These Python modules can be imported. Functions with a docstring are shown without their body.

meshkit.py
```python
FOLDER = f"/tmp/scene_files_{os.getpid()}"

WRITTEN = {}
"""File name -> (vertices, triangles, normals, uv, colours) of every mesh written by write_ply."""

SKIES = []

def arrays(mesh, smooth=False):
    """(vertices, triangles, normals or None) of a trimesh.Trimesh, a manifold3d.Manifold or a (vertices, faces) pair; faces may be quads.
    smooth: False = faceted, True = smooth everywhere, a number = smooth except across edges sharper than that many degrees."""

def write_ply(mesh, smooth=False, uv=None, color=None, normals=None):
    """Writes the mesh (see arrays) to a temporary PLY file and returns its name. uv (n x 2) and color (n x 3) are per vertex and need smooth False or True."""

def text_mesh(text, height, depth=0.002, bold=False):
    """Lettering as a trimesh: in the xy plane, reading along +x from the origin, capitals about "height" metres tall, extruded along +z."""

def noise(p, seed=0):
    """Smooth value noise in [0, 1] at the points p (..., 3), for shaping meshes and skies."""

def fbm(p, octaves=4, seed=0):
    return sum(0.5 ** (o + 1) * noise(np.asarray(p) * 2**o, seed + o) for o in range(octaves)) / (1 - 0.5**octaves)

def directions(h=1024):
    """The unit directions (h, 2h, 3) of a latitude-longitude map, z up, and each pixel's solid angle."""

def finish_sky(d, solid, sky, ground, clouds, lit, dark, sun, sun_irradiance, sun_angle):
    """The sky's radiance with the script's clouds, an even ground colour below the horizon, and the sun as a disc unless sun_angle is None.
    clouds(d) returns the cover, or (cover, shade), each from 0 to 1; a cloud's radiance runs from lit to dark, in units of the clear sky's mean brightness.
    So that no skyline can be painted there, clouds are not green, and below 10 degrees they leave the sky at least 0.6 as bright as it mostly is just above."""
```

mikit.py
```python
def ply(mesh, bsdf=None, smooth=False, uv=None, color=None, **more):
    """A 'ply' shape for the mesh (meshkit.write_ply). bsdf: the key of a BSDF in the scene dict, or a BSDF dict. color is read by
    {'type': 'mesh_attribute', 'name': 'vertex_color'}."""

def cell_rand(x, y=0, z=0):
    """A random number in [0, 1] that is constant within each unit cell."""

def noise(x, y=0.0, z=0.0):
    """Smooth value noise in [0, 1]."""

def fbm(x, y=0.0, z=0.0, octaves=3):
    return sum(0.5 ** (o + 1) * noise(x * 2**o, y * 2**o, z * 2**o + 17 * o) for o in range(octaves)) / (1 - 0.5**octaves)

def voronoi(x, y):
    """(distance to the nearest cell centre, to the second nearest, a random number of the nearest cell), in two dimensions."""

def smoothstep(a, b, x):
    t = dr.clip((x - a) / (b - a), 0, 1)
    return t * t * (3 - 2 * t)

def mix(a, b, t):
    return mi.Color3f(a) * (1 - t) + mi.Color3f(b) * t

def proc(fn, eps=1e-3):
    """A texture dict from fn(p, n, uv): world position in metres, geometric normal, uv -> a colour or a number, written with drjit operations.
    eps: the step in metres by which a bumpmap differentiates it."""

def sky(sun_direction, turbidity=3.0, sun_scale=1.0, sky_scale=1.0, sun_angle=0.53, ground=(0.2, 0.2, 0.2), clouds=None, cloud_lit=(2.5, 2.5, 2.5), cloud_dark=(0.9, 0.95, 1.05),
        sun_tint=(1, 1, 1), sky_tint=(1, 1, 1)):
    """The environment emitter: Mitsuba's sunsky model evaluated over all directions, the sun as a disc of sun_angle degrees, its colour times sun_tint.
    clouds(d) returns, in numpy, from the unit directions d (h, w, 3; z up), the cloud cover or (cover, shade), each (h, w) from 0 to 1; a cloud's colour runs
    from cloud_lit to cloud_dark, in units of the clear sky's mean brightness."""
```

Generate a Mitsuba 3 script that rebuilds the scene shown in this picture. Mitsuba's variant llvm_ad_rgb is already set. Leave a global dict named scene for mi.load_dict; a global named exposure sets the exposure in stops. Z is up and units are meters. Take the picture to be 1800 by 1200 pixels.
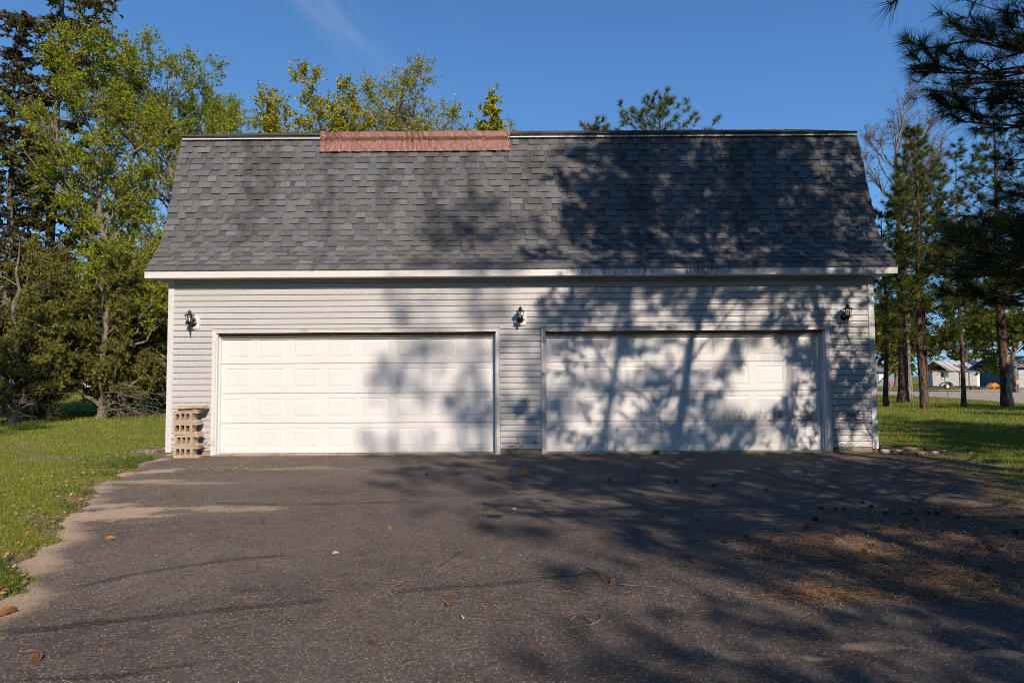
import math
import numpy as np, trimesh, mitsuba as mi, drjit as dr
import manifold3d as m3
from shapely.geometry import Polygon, box as sbox
import mikit, meshkit
from mikit import proc, noise, fbm, voronoi, cell_rand, smoothstep, mix

scene, labels = {}, {}
# ------------------------------------------------------------------ camera, light, exposure
CAM = np.array([-0.1125, -11.974, 1.3213])
YAW, PITCH, ROLL = -0.0033, 0.0537, -0.0058
_f = np.array([math.sin(YAW) * math.cos(PITCH), math.cos(YAW) * math.cos(PITCH), math.sin(PITCH)])
_r = np.array([math.cos(YAW), -math.sin(YAW), 0.0])
_u = np.cross(_r, _f)
_up = -_r * math.sin(ROLL) + _u * math.cos(ROLL)
scene['camera'] = {'type': 'perspective', 'fov': 2 * math.degrees(math.atan(0.75)), 'fov_axis': 'x', 'near_clip': 0.05, 'far_clip': 3000.0,
                   'to_world': mi.ScalarTransform4f().look_at(origin=CAM.tolist(), target=(CAM + _f).tolist(), up=_up.tolist())}
SUN = (0.36, -1.0, 0.60)


def clouds(d):
    az, el = np.degrees(np.arctan2(d[..., 0], d[..., 1])), np.degrees(np.arcsin(d[..., 2]))
    a, e = (az + 16.5), (el - 29.0)
    t, s = a * 0.78 - e * 0.62, a * 0.62 + e * 0.78
    streak = meshkit.fbm(np.stack([t * 0.18, s * 0.9, 0 * t], -1), 4, seed=5)
    main = np.exp(-(s / 1.5) ** 2) * np.clip((t + 9) / 5, 0, 1) * np.clip((14 - t) / 8, 0, 1)
    wisp = np.exp(-((s - 7) / 1.0) ** 2) * np.exp(-((t - 2) / 6.0) ** 2) * 0.35
    return np.clip((main + wisp) * (0.02 + 0.30 * np.clip(streak - 0.28, 0, 1)), 0, 0.3)


scene['sky'] = mikit.sky(SUN, turbidity=2.0, sun_scale=1.28, sun_tint=(0.95, 1.0, 1.25), sky_tint=(0.71, 1.05, 1.43), clouds=clouds, sun_angle=0.53)
exposure = 1.76


# ------------------------------------------------------------------ helpers
def sm(a, b, x):
    t = np.clip((np.asarray(x, float) - a) / (b - a), 0, 1)
    return t * t * (3 - 2 * t)


def ground_z(x, y):
    x, y = np.asarray(x, float), np.asarray(y, float)
    front = 0.012 * np.clip(y, -16, 0)
    left = 0.00034 * np.clip(y - 4, 0, 90) ** 2
    right = -0.0037 * np.clip(y - 2, 0, 110)
    w = sm(-6, 6, x)
    return front + np.where(y > 0, left * (1 - w) + right * w, 0)


def numbered(name):
    if name not in scene and name not in labels and name not in _used:
        _used.add(name)
        return name
    k = _count.get(name, 1)
    while f'{name}_{k:03d}' in scene or f'{name}_{k:03d}' in labels or f'{name}_{k:03d}' in _used:
        k += 1
    _count[name] = k
    _used.add(f'{name}_{k:03d}')
    return f'{name}_{k:03d}'


_used, _count = set(), {}


def thing(name, label, cat, group=None):
    key = numbered(name)
    labels[key] = {'label': label, 'category': cat}
    if group:
        labels[key]['group'] = group
    return key


def add(key, mesh, bsdf, smooth=False, uv=None, color=None, kind=None, to_world=None, label=None):
    """One entry of the scene from a mesh, numbered if the key is taken."""
    if key in scene:
        key = numbered(key)
    else:
        _used.add(key)
    d = mikit.ply(mesh, bsdf, smooth=smooth, uv=uv, color=color)
    if to_world is not None:
        d['to_world'] = to_world
    scene[key] = d
    if kind:
        labels.setdefault(key, {})['kind'] = kind
    if label:
        labels.setdefault(key, {})['label'] = label
    return key


def again(key, source, to_world):
    key = numbered(key)
    scene[key] = {**scene[source], 'to_world': to_world}
    return key


T4 = mi.ScalarTransform4f


def box(x0, x1, y0, y1, z0, z1):
    v = np.array([[x, y, z] for x in (x0, x1) for y in (y0, y1) for z in (z0, z1)], float)
    f = np.array([[0, 1, 3], [0, 3, 2], [4, 6, 7], [4, 7, 5], [0, 4, 5], [0, 5, 1], [2, 3, 7], [2, 7, 6], [0, 2, 6], [0, 6, 4], [1, 5, 7], [1, 7, 3]])
    return v, f


def join(parts):
    vs, fs, at = [], [], 0
    for v, f in parts:
        vs.append(np.asarray(v, float))
        f = np.asarray(f)
        if f.shape[1] == 4:
            f = np.vstack([f[:, [0, 1, 2]], f[:, [0, 2, 3]]])
        fs.append(f + at)
        at += len(v)
    return np.vstack(vs), np.vstack(fs)


def vf(m):
    if hasattr(m, 'to_mesh'):
        q = m.to_mesh()
        return np.array(q.vert_properties[:, :3], float), np.array(q.tri_verts)
    return np.array(m.vertices), np.array(m.faces)


def tubes(P, R, sides=5):
    """N polylines (N, K, 3) with radii (N, K) as one mesh."""
    P, R = np.asarray(P, float), np.asarray(R, float)
    N, K = P.shape[:2]
    t = np.gradient(P, axis=1)
    t /= np.linalg.norm(t, axis=2, keepdims=True) + 1e-12
    m = t.mean(1, keepdims=True)
    ref = np.where(np.abs(m[..., 2:]) < 0.8, [0, 0, 1.0], [1.0, 0, 0])
    a = np.cross(t, np.broadcast_to(ref, t.shape))
    a /= np.linalg.norm(a, axis=2, keepdims=True) + 1e-12
    b = np.cross(t, a)
    ang = np.arange(sides) * 2 * np.pi / sides
    v = P[:, :, None] + R[:, :, None, None] * (np.cos(ang)[None, None, :, None] * a[:, :, None] + np.sin(ang)[None, None, :, None] * b[:, :, None])
    n, i, j = np.meshgrid(np.arange(N), np.arange(K - 1), np.arange(sides), indexing='ij')
    o = n * K * sides
    q = np.stack([o + i * sides + j, o + i * sides + (j + 1) % sides, o + (i + 1) * sides + (j + 1) % sides, o + (i + 1) * sides + j], -1).reshape(-1, 4)
    return v.reshape(-1, 3), np.vstack([q[:, [0, 1, 2]], q[:, [0, 2, 3]]])


def lathe(profile, n=16, centre=(0, 0, 0), phase=0.0):
    """profile: (radius, z) pairs from bottom to top."""
    p = np.asarray(profile, float)
    a = np.arange(n) * 2 * np.pi / n + phase
    v = np.stack([p[:, :1] * np.cos(a), p[:, :1] * np.sin(a), np.repeat(p[:, 1:], n, 1)], -1).reshape(-1, 3) + centre
    k, j = np.meshgrid(np.arange(len(p) - 1), np.arange(n), indexing='ij')
    q = np.stack([k * n + j, k * n + (j + 1) % n, (k + 1) * n + (j + 1) % n, (k + 1) * n + j], -1).reshape(-1, 4)
    return v, np.vstack([q[:, [0, 1, 2]], q[:, [0, 2, 3]]])


def grid(xs, ys, zfun):
    X, Y = np.meshgrid(xs, ys)
    v = np.stack([X, Y, zfun(X, Y)], -1).reshape(-1, 3)
    n = len(xs)
    j, i = np.meshgrid(np.arange(len(ys) - 1), np.arange(n - 1), indexing='ij')
    q = np.stack([j * n + i, j * n + i + 1, (j + 1) * n + i + 1, (j + 1) * n + i], -1).reshape(-1, 4)
    return v, np.vstack([q[:, [0, 1, 2]], q[:, [0, 2, 3]]])


def sheet(poly, zfun, lift, maxlen=None):
    """A flat polygon laid on the ground."""
    v2, f = trimesh.creation.triangulate_polygon(poly, engine='earcut')
    if maxlen:
        m = trimesh.Trimesh(np.c_[v2, 0 * v2[:, 0]], f, process=False)
        v3, f = trimesh.remesh.subdivide_to_size(m.vertices, m.faces, maxlen, max_iter=12)
        v2 = v3[:, :2]
    return np.c_[v2, zfun(v2[:, 0], v2[:, 1]) + lift], f


def unit(v):
    return v / (np.linalg.norm(v, axis=-1, keepdims=True) + 1e-12)


def flat_color(n, c):
    return np.tile(np.asarray(c, float), (n, 1))


# ------------------------------------------------------------------ materials
def pb(color, rough=0.6, spec=0.5, metallic=0.0, bump=None, bscale=1.0, eps=1e-3, two=True, **more):
    d = {'type': 'principled', 'base_color': color if isinstance(color, dict) else {'type': 'rgb', 'value': list(color)},
         'roughness': rough, 'specular': spec, 'metallic': metallic, **more}
    if bump is not None:
        d = {'type': 'bumpmap', 'arbitrary': proc(bump, eps=eps), 'scale': bscale, 'bsdf': d}
    return {'type': 'twosided', 'bsdf': d} if two else d


def seg_dist(x, y, pts):
    """Distance to a polyline and the position along it, in drjit."""
    best = mi.Float(99.0)
    for (ax, ay), (bx, by) in zip(pts[:-1], pts[1:]):
        dx, dy = bx - ax, by - ay
        t = dr.clip(((x - ax) * dx + (y - ay) * dy) / (dx * dx + dy * dy), 0, 1)
        best = dr.minimum(best, dr.sqrt(dr.square(x - ax - t * dx) + dr.square(y - ay - t * dy)))
    return best


EDGE_L = [(-6.2, 0.0), (-6.03, -0.36), (-6.08, -0.78), (-5.92, -1.62), (-5.7, -2.33), (-5.49, -3.0), (-5.1, -3.82), (-4.92, -4.37), (-4.73, -4.87),
          (-4.36, -5.51), (-4.05, -6.1), (-3.93, -6.49), (-3.72, -6.87), (-3.54, -7.21), (-3.35, -7.56), (-3.25, -7.76), (-3.0, -9.2), (-2.9, -16.0)]
EDGE_R = [(6.2, 0.0), (6.05, -0.42), (6.0, -1.0), (6.0, -1.88), (5.73, -2.82), (5.4, -3.75), (4.9, -5.1), (4.55, -6.0), (4.3, -7.2), (4.1, -9.0), (4.0, -16.0)]
DARK_BANDS = [([(-3.07, -7.22), (-2.89, -6.98), (-2.68, -6.82), (-2.35, -6.6), (-1.99, -6.49)], 0.045), ([(-3.3, -8.15), (-2.74, -7.99), (-2.33, -7.84), (-1.89, -7.7), (-1.37, -7.54)], 0.05),
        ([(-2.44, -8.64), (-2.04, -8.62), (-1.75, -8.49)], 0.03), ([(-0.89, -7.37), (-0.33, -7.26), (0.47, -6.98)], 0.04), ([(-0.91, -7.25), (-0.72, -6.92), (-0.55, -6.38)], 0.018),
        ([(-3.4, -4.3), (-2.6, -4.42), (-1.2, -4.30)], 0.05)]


def asphalt_color(p, n, uv):
    x, y = p.x, p.y
    g1 = cell_rand(dr.floor(x / 0.007), dr.floor(y / 0.007), 3)
    g2 = voronoi(x / 0.019, y / 0.019)
    g3 = voronoi(x / 0.011 + 7, y / 0.011)
    base = 0.077 + 0.036 * (fbm(x * 1.1, y * 1.1, 2.0) - 0.5) + 0.03 * (fbm(x * 9, y * 9, 5.0, octaves=2) - 0.5)
    base = base * (0.62 + 0.5 * noise(x / 0.013, y / 0.013, 1.0) + 0.45 * g3[2] * g3[2])
    chip = dr.select(g2[2] > 0.84, 1.0 - smoothstep(0.18, 0.34, g2[0]), 0.0)
    grains = dr.select(g1 > 0.975, 1.0, 0.0)
    col = mix((base * 1.16, base * 0.985, base * 0.855), (0.44, 0.37, 0.31), 0.55 * chip + 0.22 * grains)
    # dark wavy bands along set polylines, with a ragged, grainy edge
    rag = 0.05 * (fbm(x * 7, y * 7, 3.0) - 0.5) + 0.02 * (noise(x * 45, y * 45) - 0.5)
    dark_band = mi.Float(0)
    for pts, w in DARK_BANDS:
        dark_band = dr.maximum(dark_band, 1 - smoothstep(w * 0.7, w * 1.15, seg_dist(x, y, pts) + rag))
    dark_band = dark_band * smoothstep(0.30, 0.50, noise(x / 0.012, y / 0.012, 7.0) + 0.18)
    col = col * (1 - 0.42 * dark_band)
    # sand and silt washed over the left edge, in tongues across the tar, and a few spilt patches
    ragged = 0.9 * (fbm(x * 2.2, y * 3.4, 9.0, octaves=4) - 0.5)
    dl = seg_dist(x, y, EDGE_L[1:])
    sand = 1 - smoothstep(0.02, 0.42, dl + 0.55 * ragged + 0.10)
    for cx, cy, rx, ry, k in ((-4.3, -4.8, 0.85, 0.55, 1.0), (-3.4, -4.6, 0.8, 0.22, 0.7), (-5.2, -2.8, 0.8, 0.22, 0.8), (-4.2, -2.95, 1.1, 0.16, 0.6), (-5.35, -1.75, 0.5, 0.3, 0.9), (-3.3, -1.6, 1.0, 0.2, 0.5), (1.72, -8.32, 0.22, 0.085, 1.0), (1.42, -8.45, 0.16, 0.06, 1.0), (2.35, -8.4, 0.15, 0.05, 0.8), (1.1, -8.42, 0.35, 0.06, 0.35)):
        e = dr.sqrt(dr.square((x - cx) / rx) + dr.square((y - cy) / ry)) + 1.6 * ragged + 0.5 * (fbm(x * 11, y * 14, 2.0) - 0.5)
        sand = dr.maximum(sand, k * (1 - smoothstep(0.35, 1.05, e)))
    sand = sand * smoothstep(0.15, 0.75, 0.55 * noise(x / 0.016, y / 0.016, 11.0) + 0.55 * fbm(x * 5, y * 9, 8.0, octaves=4) + 0.55 * sand - 0.25)
    gs = 0.75 + 0.5 * noise(x / 0.006, y / 0.006, 2.0)
    return mix(col, (0.33 * gs, 0.255 * gs, 0.18 * gs), 0.8 * sand)


def asphalt_bump(p, n, uv):
    return 0.5 * noise(p.x / 0.011, p.y / 0.011, 1.0) + 0.5 * noise(p.x / 0.02, p.y / 0.02, 4.0) + 2.0 * fbm(p.x * 2, p.y * 2, 1.0)


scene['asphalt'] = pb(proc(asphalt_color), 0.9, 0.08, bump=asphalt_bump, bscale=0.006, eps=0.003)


def soil_color(p, n, uv):
    x, y = p.x, p.y
    d = fbm(x * 0.5, y * 0.5, 1.0)
    fine = noise(x / 0.03, y / 0.03, 2.0)
    green = mix((0.050, 0.075, 0.012), (0.085, 0.105, 0.020), noise(x * 1.3, y * 1.3, 5.0))
    brown = mix((0.10, 0.075, 0.045), (0.17, 0.13, 0.085), fine)
    bare = smoothstep(0.52, 0.66, 0.6 * d + 0.4 * noise(x * 3.1, y * 3.1, 4.0))
    near_l = (1 - smoothstep(0.05, 0.9, seg_dist(x, y, EDGE_L) + 0.9 * (fbm(x * 2.4, y * 2.4, 6.0) - 0.5))) * 0.9
    near_r = (1 - smoothstep(0.4, 1.6, seg_dist(x, y, EDGE_R) + 0.6 * (fbm(x * 2, y * 2, 3.0) - 0.5))) * 0.9
    return mix(green * (0.6 + 0.8 * fine), brown, dr.clip(0.75 * bare + near_l + near_r, 0, 1))


scene['soil'] = pb(proc(soil_color), 0.95, 0.1)
VC = {'type': 'mesh_attribute', 'name': 'vertex_color'}
scene['leaf'] = {'type': 'principledthin', 'base_color': VC, 'roughness': 0.5, 'diff_trans': 0.75, 'spec_trans': 0.0, 'eta': 1.35}
scene['matter'] = pb(VC, 0.85, 0.25)
scene['smooth_paint'] = pb(VC, 0.4, 0.5)


def siding_color(p, n, uv):
    g = 0.93 + 0.14 * fbm(p.x * 0.7, p.z * 5, 2.0)
    c = mi.Color3f(0.400 * g, 0.406 * g, 0.410 * g)
    # mildew specks on the lowest boards and a dark smudge near the right corner
    low = (1 - smoothstep(0.12, 0.62, p.z)) * smoothstep(0.60, 0.72, fbm(p.x * 16, p.z * 22, 3.0)) * smoothstep(0.35, 0.6, noise(p.x * 1.3, p.z * 2.0, 1.0))
    e = dr.minimum(dr.sqrt(dr.square((p.x - 5.74) / 0.26) + dr.square((p.z - 0.655) / 0.040)), dr.sqrt(dr.square((p.x - 5.76) / 0.24) + dr.square((p.z - 0.565) / 0.034))) + 0.9 * (fbm(p.x * 14, p.z * 14, 6.0) - 0.5)
    sm_ = (1 - smoothstep(0.6, 1.1, e)) * (0.5 + 0.5 * noise(p.x * 60, p.z * 60))
    return mix(c, (0.05, 0.05, 0.04), dr.clip(0.6 * low + 1.1 * sm_, 0, 0.9))


scene['siding'] = pb(proc(siding_color), 0.5, 0.4)


def trim_color(p, n, uv):
    c = mi.Color3f(0.58, 0.57, 0.555)
    # algae runs on the right part of the fascia
    runs = smoothstep(0.50, 0.66, fbm(p.x * 30, p.z * 3.0, 4.0)) * smoothstep(0.42, 0.62, fbm(p.x * 1.2, 3.0, 2.0)) * smoothstep(0.2, 1.6, p.x) * smoothstep(3.05, 3.12, p.z)
    grime = smoothstep(0.66, 0.8, fbm(p.x * 5, p.y * 5, p.z * 5))
    return mix(c, (0.11, 0.11, 0.075), dr.clip(0.75 * runs + 0.25 * grime, 0, 0.8))


scene['trim_white'] = pb(proc(trim_color), 0.45, 0.5)
scene['jamb_grey'] = pb((0.52, 0.54, 0.55), 0.5, 0.5)
scene['stop_wood'] = pb(proc(lambda p, n, uv: mix((0.16, 0.12, 0.08), (0.30, 0.25, 0.19), fbm(p.x * 3, p.z * 40, 1.0))), 0.8, 0.2)


def door_color(p, n, uv):
    c = mi.Color3f(0.605, 0.615, 0.618) * (0.97 + 0.06 * fbm(p.x * 2, p.z * 2, 1.0))
    # black mould streaks on the third row of the right door
    z = (p.z - 0.565) / 0.24
    band = smoothstep(0.0, 0.12, z) * (1 - smoothstep(0.35, 1.0, z + 0.5 * (fbm(p.x * 20, 2.0, 1.0) - 0.3)))
    st = smoothstep(0.50, 0.66, fbm(p.x * 70, p.z * 5.0, 2.0)) * smoothstep(1.9, 4.6, p.x)
    low = smoothstep(0.62, 0.74, fbm(p.x * 26, p.z * 26, 5.0)) * (1 - smoothstep(0.04, 0.16, z)) * smoothstep(-0.22, -0.05, z) * smoothstep(2.8, 4.5, p.x)
    moss = 1 - smoothstep(0.7, 1.1, dr.sqrt(dr.square((p.x - 5.07) / 0.16) + dr.square((p.z - 0.63) / 0.075)) + 1.2 * (fbm(p.x * 30, p.z * 30, 3.0) - 0.5))
    c = mix(c, (0.05, 0.048, 0.04), dr.clip(0.85 * band * st + 0.5 * low, 0, 0.85))
    c = mix(c, (0.12, 0.115, 0.05), 0.6 * moss)
    drip = smoothstep(0.60, 0.72, fbm(p.x * 55, p.z * 3.0, 8.0)) * smoothstep(1.2, 3.2, p.x) * 0.12
    return mix(c, (0.2, 0.19, 0.16), drip)


scene['door_white'] = pb(proc(door_color), 0.42, 0.5, bump=lambda p, n, uv: fbm(p.x * 12, p.z * 90, 2.0, octaves=2), bscale=0.0005)


def shingle_color(p, n, uv):
    tone = uv.x
    hue = uv.y
    grain = cell_rand(dr.floor(p.x / 0.006), dr.floor(p.z / 0.006), dr.floor(p.y / 0.01))
    speck = 0.75 + 0.5 * noise(p.x / 0.012, p.z / 0.012, p.y / 0.02)
    a = (0.070 + 0.085 * tone) * speck * (0.9 + 0.2 * grain)
    warm = mi.Color3f(a * 1.0, a * 0.995, a * 0.97)
    cool = mi.Color3f(a * 0.92, a * 1.0, a * 1.14)
    c = mix(warm, cool, hue)
    # long black algae stains washed down the slope
    xx = p.x + 0.12 * (fbm(p.z * 1.2, p.x * 0.4, 3.0) - 0.5)
    st = mi.Float(0)
    for cx, w, top, bottom in ((-5.05, 0.28, 6.2, 3.6), (-4.7, 0.2, 6.2, 4.4), (-3.6, 0.2, 5.5, 3.3), (-1.6, 0.3, 5.5, 3.3), (-2.5, 0.25, 5.5, 4.2), (0.3, 0.3, 6.0, 4.3), (-0.9, 0.2, 5.6, 3.3), (2.2, 0.4, 6, 3.3), (4.1, 0.35, 6, 3.3)):
        st = dr.maximum(st, (1 - smoothstep(w * 0.4, w, dr.abs(xx - cx) + 0.25 * (fbm(p.x * 4, p.z * 1.6, cx) - 0.5))) * smoothstep(bottom - 0.3, bottom + 0.5, p.z))
    st = st * smoothstep(0.25, 0.6, fbm(p.x * 7, p.z * 4, 6.0))
    return c * (1 - 0.34 * st)


scene['shingle'] = pb(proc(shingle_color), 0.9, 0.2, bump=lambda p, n, uv: noise(p.x / 0.008, p.z / 0.008, p.y / 0.008), bscale=0.002, eps=0.002)


def tarp_color(p, n, uv):
    w = 0.9 + 0.2 * cell_rand(dr.floor(p.x / 0.012), 1.0, 2.0)
    w = w * (0.94 + 0.12 * cell_rand(dr.floor(p.z / 0.01), 5.0, 2.0)) * (0.85 + 0.3 * fbm(p.x * 3, p.z * 6, 2.0))
    return mi.Color3f(0.215 * w, 0.110 * w, 0.085 * w)


scene['tarp'] = pb(proc(tarp_color), 0.55, 0.35)


def concrete_color(p, n, uv):
    s = fbm(p.x * 4, p.z * 9, p.y * 6)
    c = mix((0.20, 0.165, 0.12), (0.34, 0.29, 0.22), s) * (0.75 + 0.5 * noise(p.x / 0.012, p.z / 0.012, p.y / 0.012))
    g = smoothstep(0.55, 0.7, fbm(p.x * 6, p.z * 5, 8.0))
    return mix(c, (0.13, 0.125, 0.06), 0.5 * g)


scene['concrete'] = pb(proc(concrete_color), 0.9, 0.2, bump=lambda p, n, uv: noise(p.x / 0.01, p.z / 0.01, p.y / 0.01), bscale=0.002)


def block_color(p, n, uv):
    s = fbm(p.x * 5 + uv.x * 9, p.z * 5, p.y * 5)
    c = mix((0.28, 0.225, 0.165), (0.50, 0.42, 0.32), s)
    rust = smoothstep(0.50, 0.68, fbm(p.x * 7, p.z * 9, 5.0 + uv.x * 7)) * uv.y
    c = mix(c, (0.36, 0.20, 0.10), 0.6 * rust)
    return c * (0.72 + 0.56 * noise(p.x / 0.008, p.z / 0.008, p.y / 0.008))


scene['block'] = pb(proc(block_color), 0.95, 0.15, bump=lambda p, n, uv: noise(p.x / 0.007, p.z / 0.007, p.y / 0.007), bscale=0.004, eps=0.002)
scene['black_metal'] = pb((0.012, 0.012, 0.012), 0.35, 0.5)
scene['clear_glass'] = {'type': 'thindielectric', 'int_ior': 1.5}
scene['plate_white'] = pb((0.62, 0.62, 0.60), 0.4, 0.5)


def bark(c0, c1, s=1.0):
    def col(p, n, uv):
        a = fbm(p.x * 14 * s, p.y * 14 * s, p.z * 3.5 * s)
        b = noise(p.x * 45 * s, p.y * 45 * s, p.z * 22 * s)
        return mix(c0, c1, smoothstep(0.3, 0.7, 0.7 * a + 0.3 * b))
    return proc(col)


def bark_bump(p, n, uv):
    return smoothstep(0.35, 0.65, fbm(p.x * 16, p.y * 16, p.z * 4))


scene['bark_pine'] = pb(bark((0.035, 0.026, 0.02), (0.15, 0.10, 0.075)), 0.95, 0.1, bump=bark_bump, bscale=0.03, eps=0.01)
scene['bark_grey'] = pb(bark((0.08, 0.07, 0.055), (0.24, 0.21, 0.17)), 0.95, 0.1, bump=bark_bump, bscale=0.015, eps=0.01)

# ------------------------------------------------------------------ ground, driveway, road
_xs = np.unique(np.concatenate([np.linspace(-40, 40, 81), np.linspace(-600, -40, 29), np.linspace(40, 600, 29)]))
_ys = np.unique(np.concatenate([np.linspace(0, 100, 101), [-600, -300, -100, -40, -16, -12, -8, -4], np.linspace(100, 900, 17)]))
add('ground', grid(_xs, _ys, ground_z), 'soil', kind='structure')
labels['ground'] |= {'label': 'grassy earth of the yard around the garage and driveway', 'category': 'ground'}


def wiggle(pts, amp, step, seed):
    p = np.array(pts, float)
    d = np.r_[0, np.cumsum(np.linalg.norm(np.diff(p, axis=0), axis=1))]
    s = np.arange(0, d[-1], step)
    q = np.c_[np.interp(s, d, p[:, 0]), np.interp(s, d, p[:, 1])]
    q[:, 0] += amp * 2 * (meshkit.fbm(np.c_[s * 2.3, 0 * s, 0 * s], 4, seed) - 0.5)
    return q


eL, eR = wiggle(EDGE_L, 0.26, 0.04, 3), wiggle(EDGE_R, 0.25, 0.05, 4)
drive_poly = Polygon(np.vstack([eL, eR[::-1]])).buffer(0)
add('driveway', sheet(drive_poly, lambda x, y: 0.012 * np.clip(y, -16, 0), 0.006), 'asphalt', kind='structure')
labels['driveway'] |= {'label': 'worn dark asphalt driveway with sandy edge and dark wavy lines', 'category': 'driveway'}


def road_color(p, n, uv):
    return mix((0.17, 0.145, 0.125), (0.23, 0.20, 0.175), fbm(p.x * 0.8, p.y * 0.8, 1.0)) * (0.85 + 0.3 * noise(p.x * 9, p.y * 9))


scene['road_surface'] = pb(proc(road_color), 0.9, 0.2)
road = Polygon([(12, 21.0), (24.0, 20.6), (26.7, 28.6), (28.8, 41.0), (24, 50), (14, 58), (14, 68), (30, 60.5), (36.3, 55), (44, 60.5), (49, 64), (52, 66.5), (70, 64), (71, 57), (52, 55.5), (43.5, 49), (37.5, 40.8), (33.0, 33.2), (29.6, 25.5), (33, 24), (60, 22), (60, 14), (24, 16)])
road = Polygon([(19.5, 43.2), (24, 42.6), (28.7, 40.6), (27.8, 35), (26.9, 29.4), (25.2, 24), (24.2, 20.9), (22.2, 14), (24.6, 11), (26.5, 17), (28.6, 24.5), (31.6, 29.5), (38, 37.5), (43, 42), (49, 49), (60, 56), (80, 60), (80, 66), (58, 64.5), (44, 61.5), (38.5, 55.5), (30, 57.5), (19.5, 60)]).buffer(0)
add('road', sheet(road, ground_z, 0.03, 1.5), 'road_surface', kind='structure')
labels['road'] |= {'label': 'pale asphalt lane curving beyond the lawn on the right', 'category': 'road'}
add('sky_marker', box(0, .01, 0, .01, -9, -8.9), 'black_metal', kind='structure')
del scene['sky_marker'], labels['sky_marker']

# ------------------------------------------------------------------ garage
G = thing('garage', 'grey vinyl sided two door garage with dark shingled gambrel roof', 'garage')
W, DEPTH = 6.2, 7.3
DOORS = ((-5.41, -0.37), (0.357, 5.397))
ZT = 2.202


def board(x0, x1, z0, z1, drop=0.018):
    h = 0.009
    prof = np.array([(0.0, z0 + h), (-drop, z0 + h), (-drop, z0 + h + 0.004), (-0.012, z1), (-0.001, z1), (-0.001, z1 + h - 0.0005), (0.0, z1 + h - 0.0005)])
    n = len(prof)
    v = np.vstack([np.c_[np.full(n, x), prof] for x in (x0, x1)])
    q = [[i, (i + 1) % n, n + (i + 1) % n, n + i] for i in range(n)]
    f = [t for a, b, c, d in q for t in ((a, b, c), (a, c, d))]
    f += [(0, 1, 2), (0, 2, 3), (0, 3, 4), (0, 4, 5), (0, 5, 6)] + [(n, n + 2, n + 1), (n, n + 3, n + 2), (n, n + 4, n + 3), (n, n + 5, n + 4), (n, n + 6, n + 5)]
    return v, np.array(f)


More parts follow.
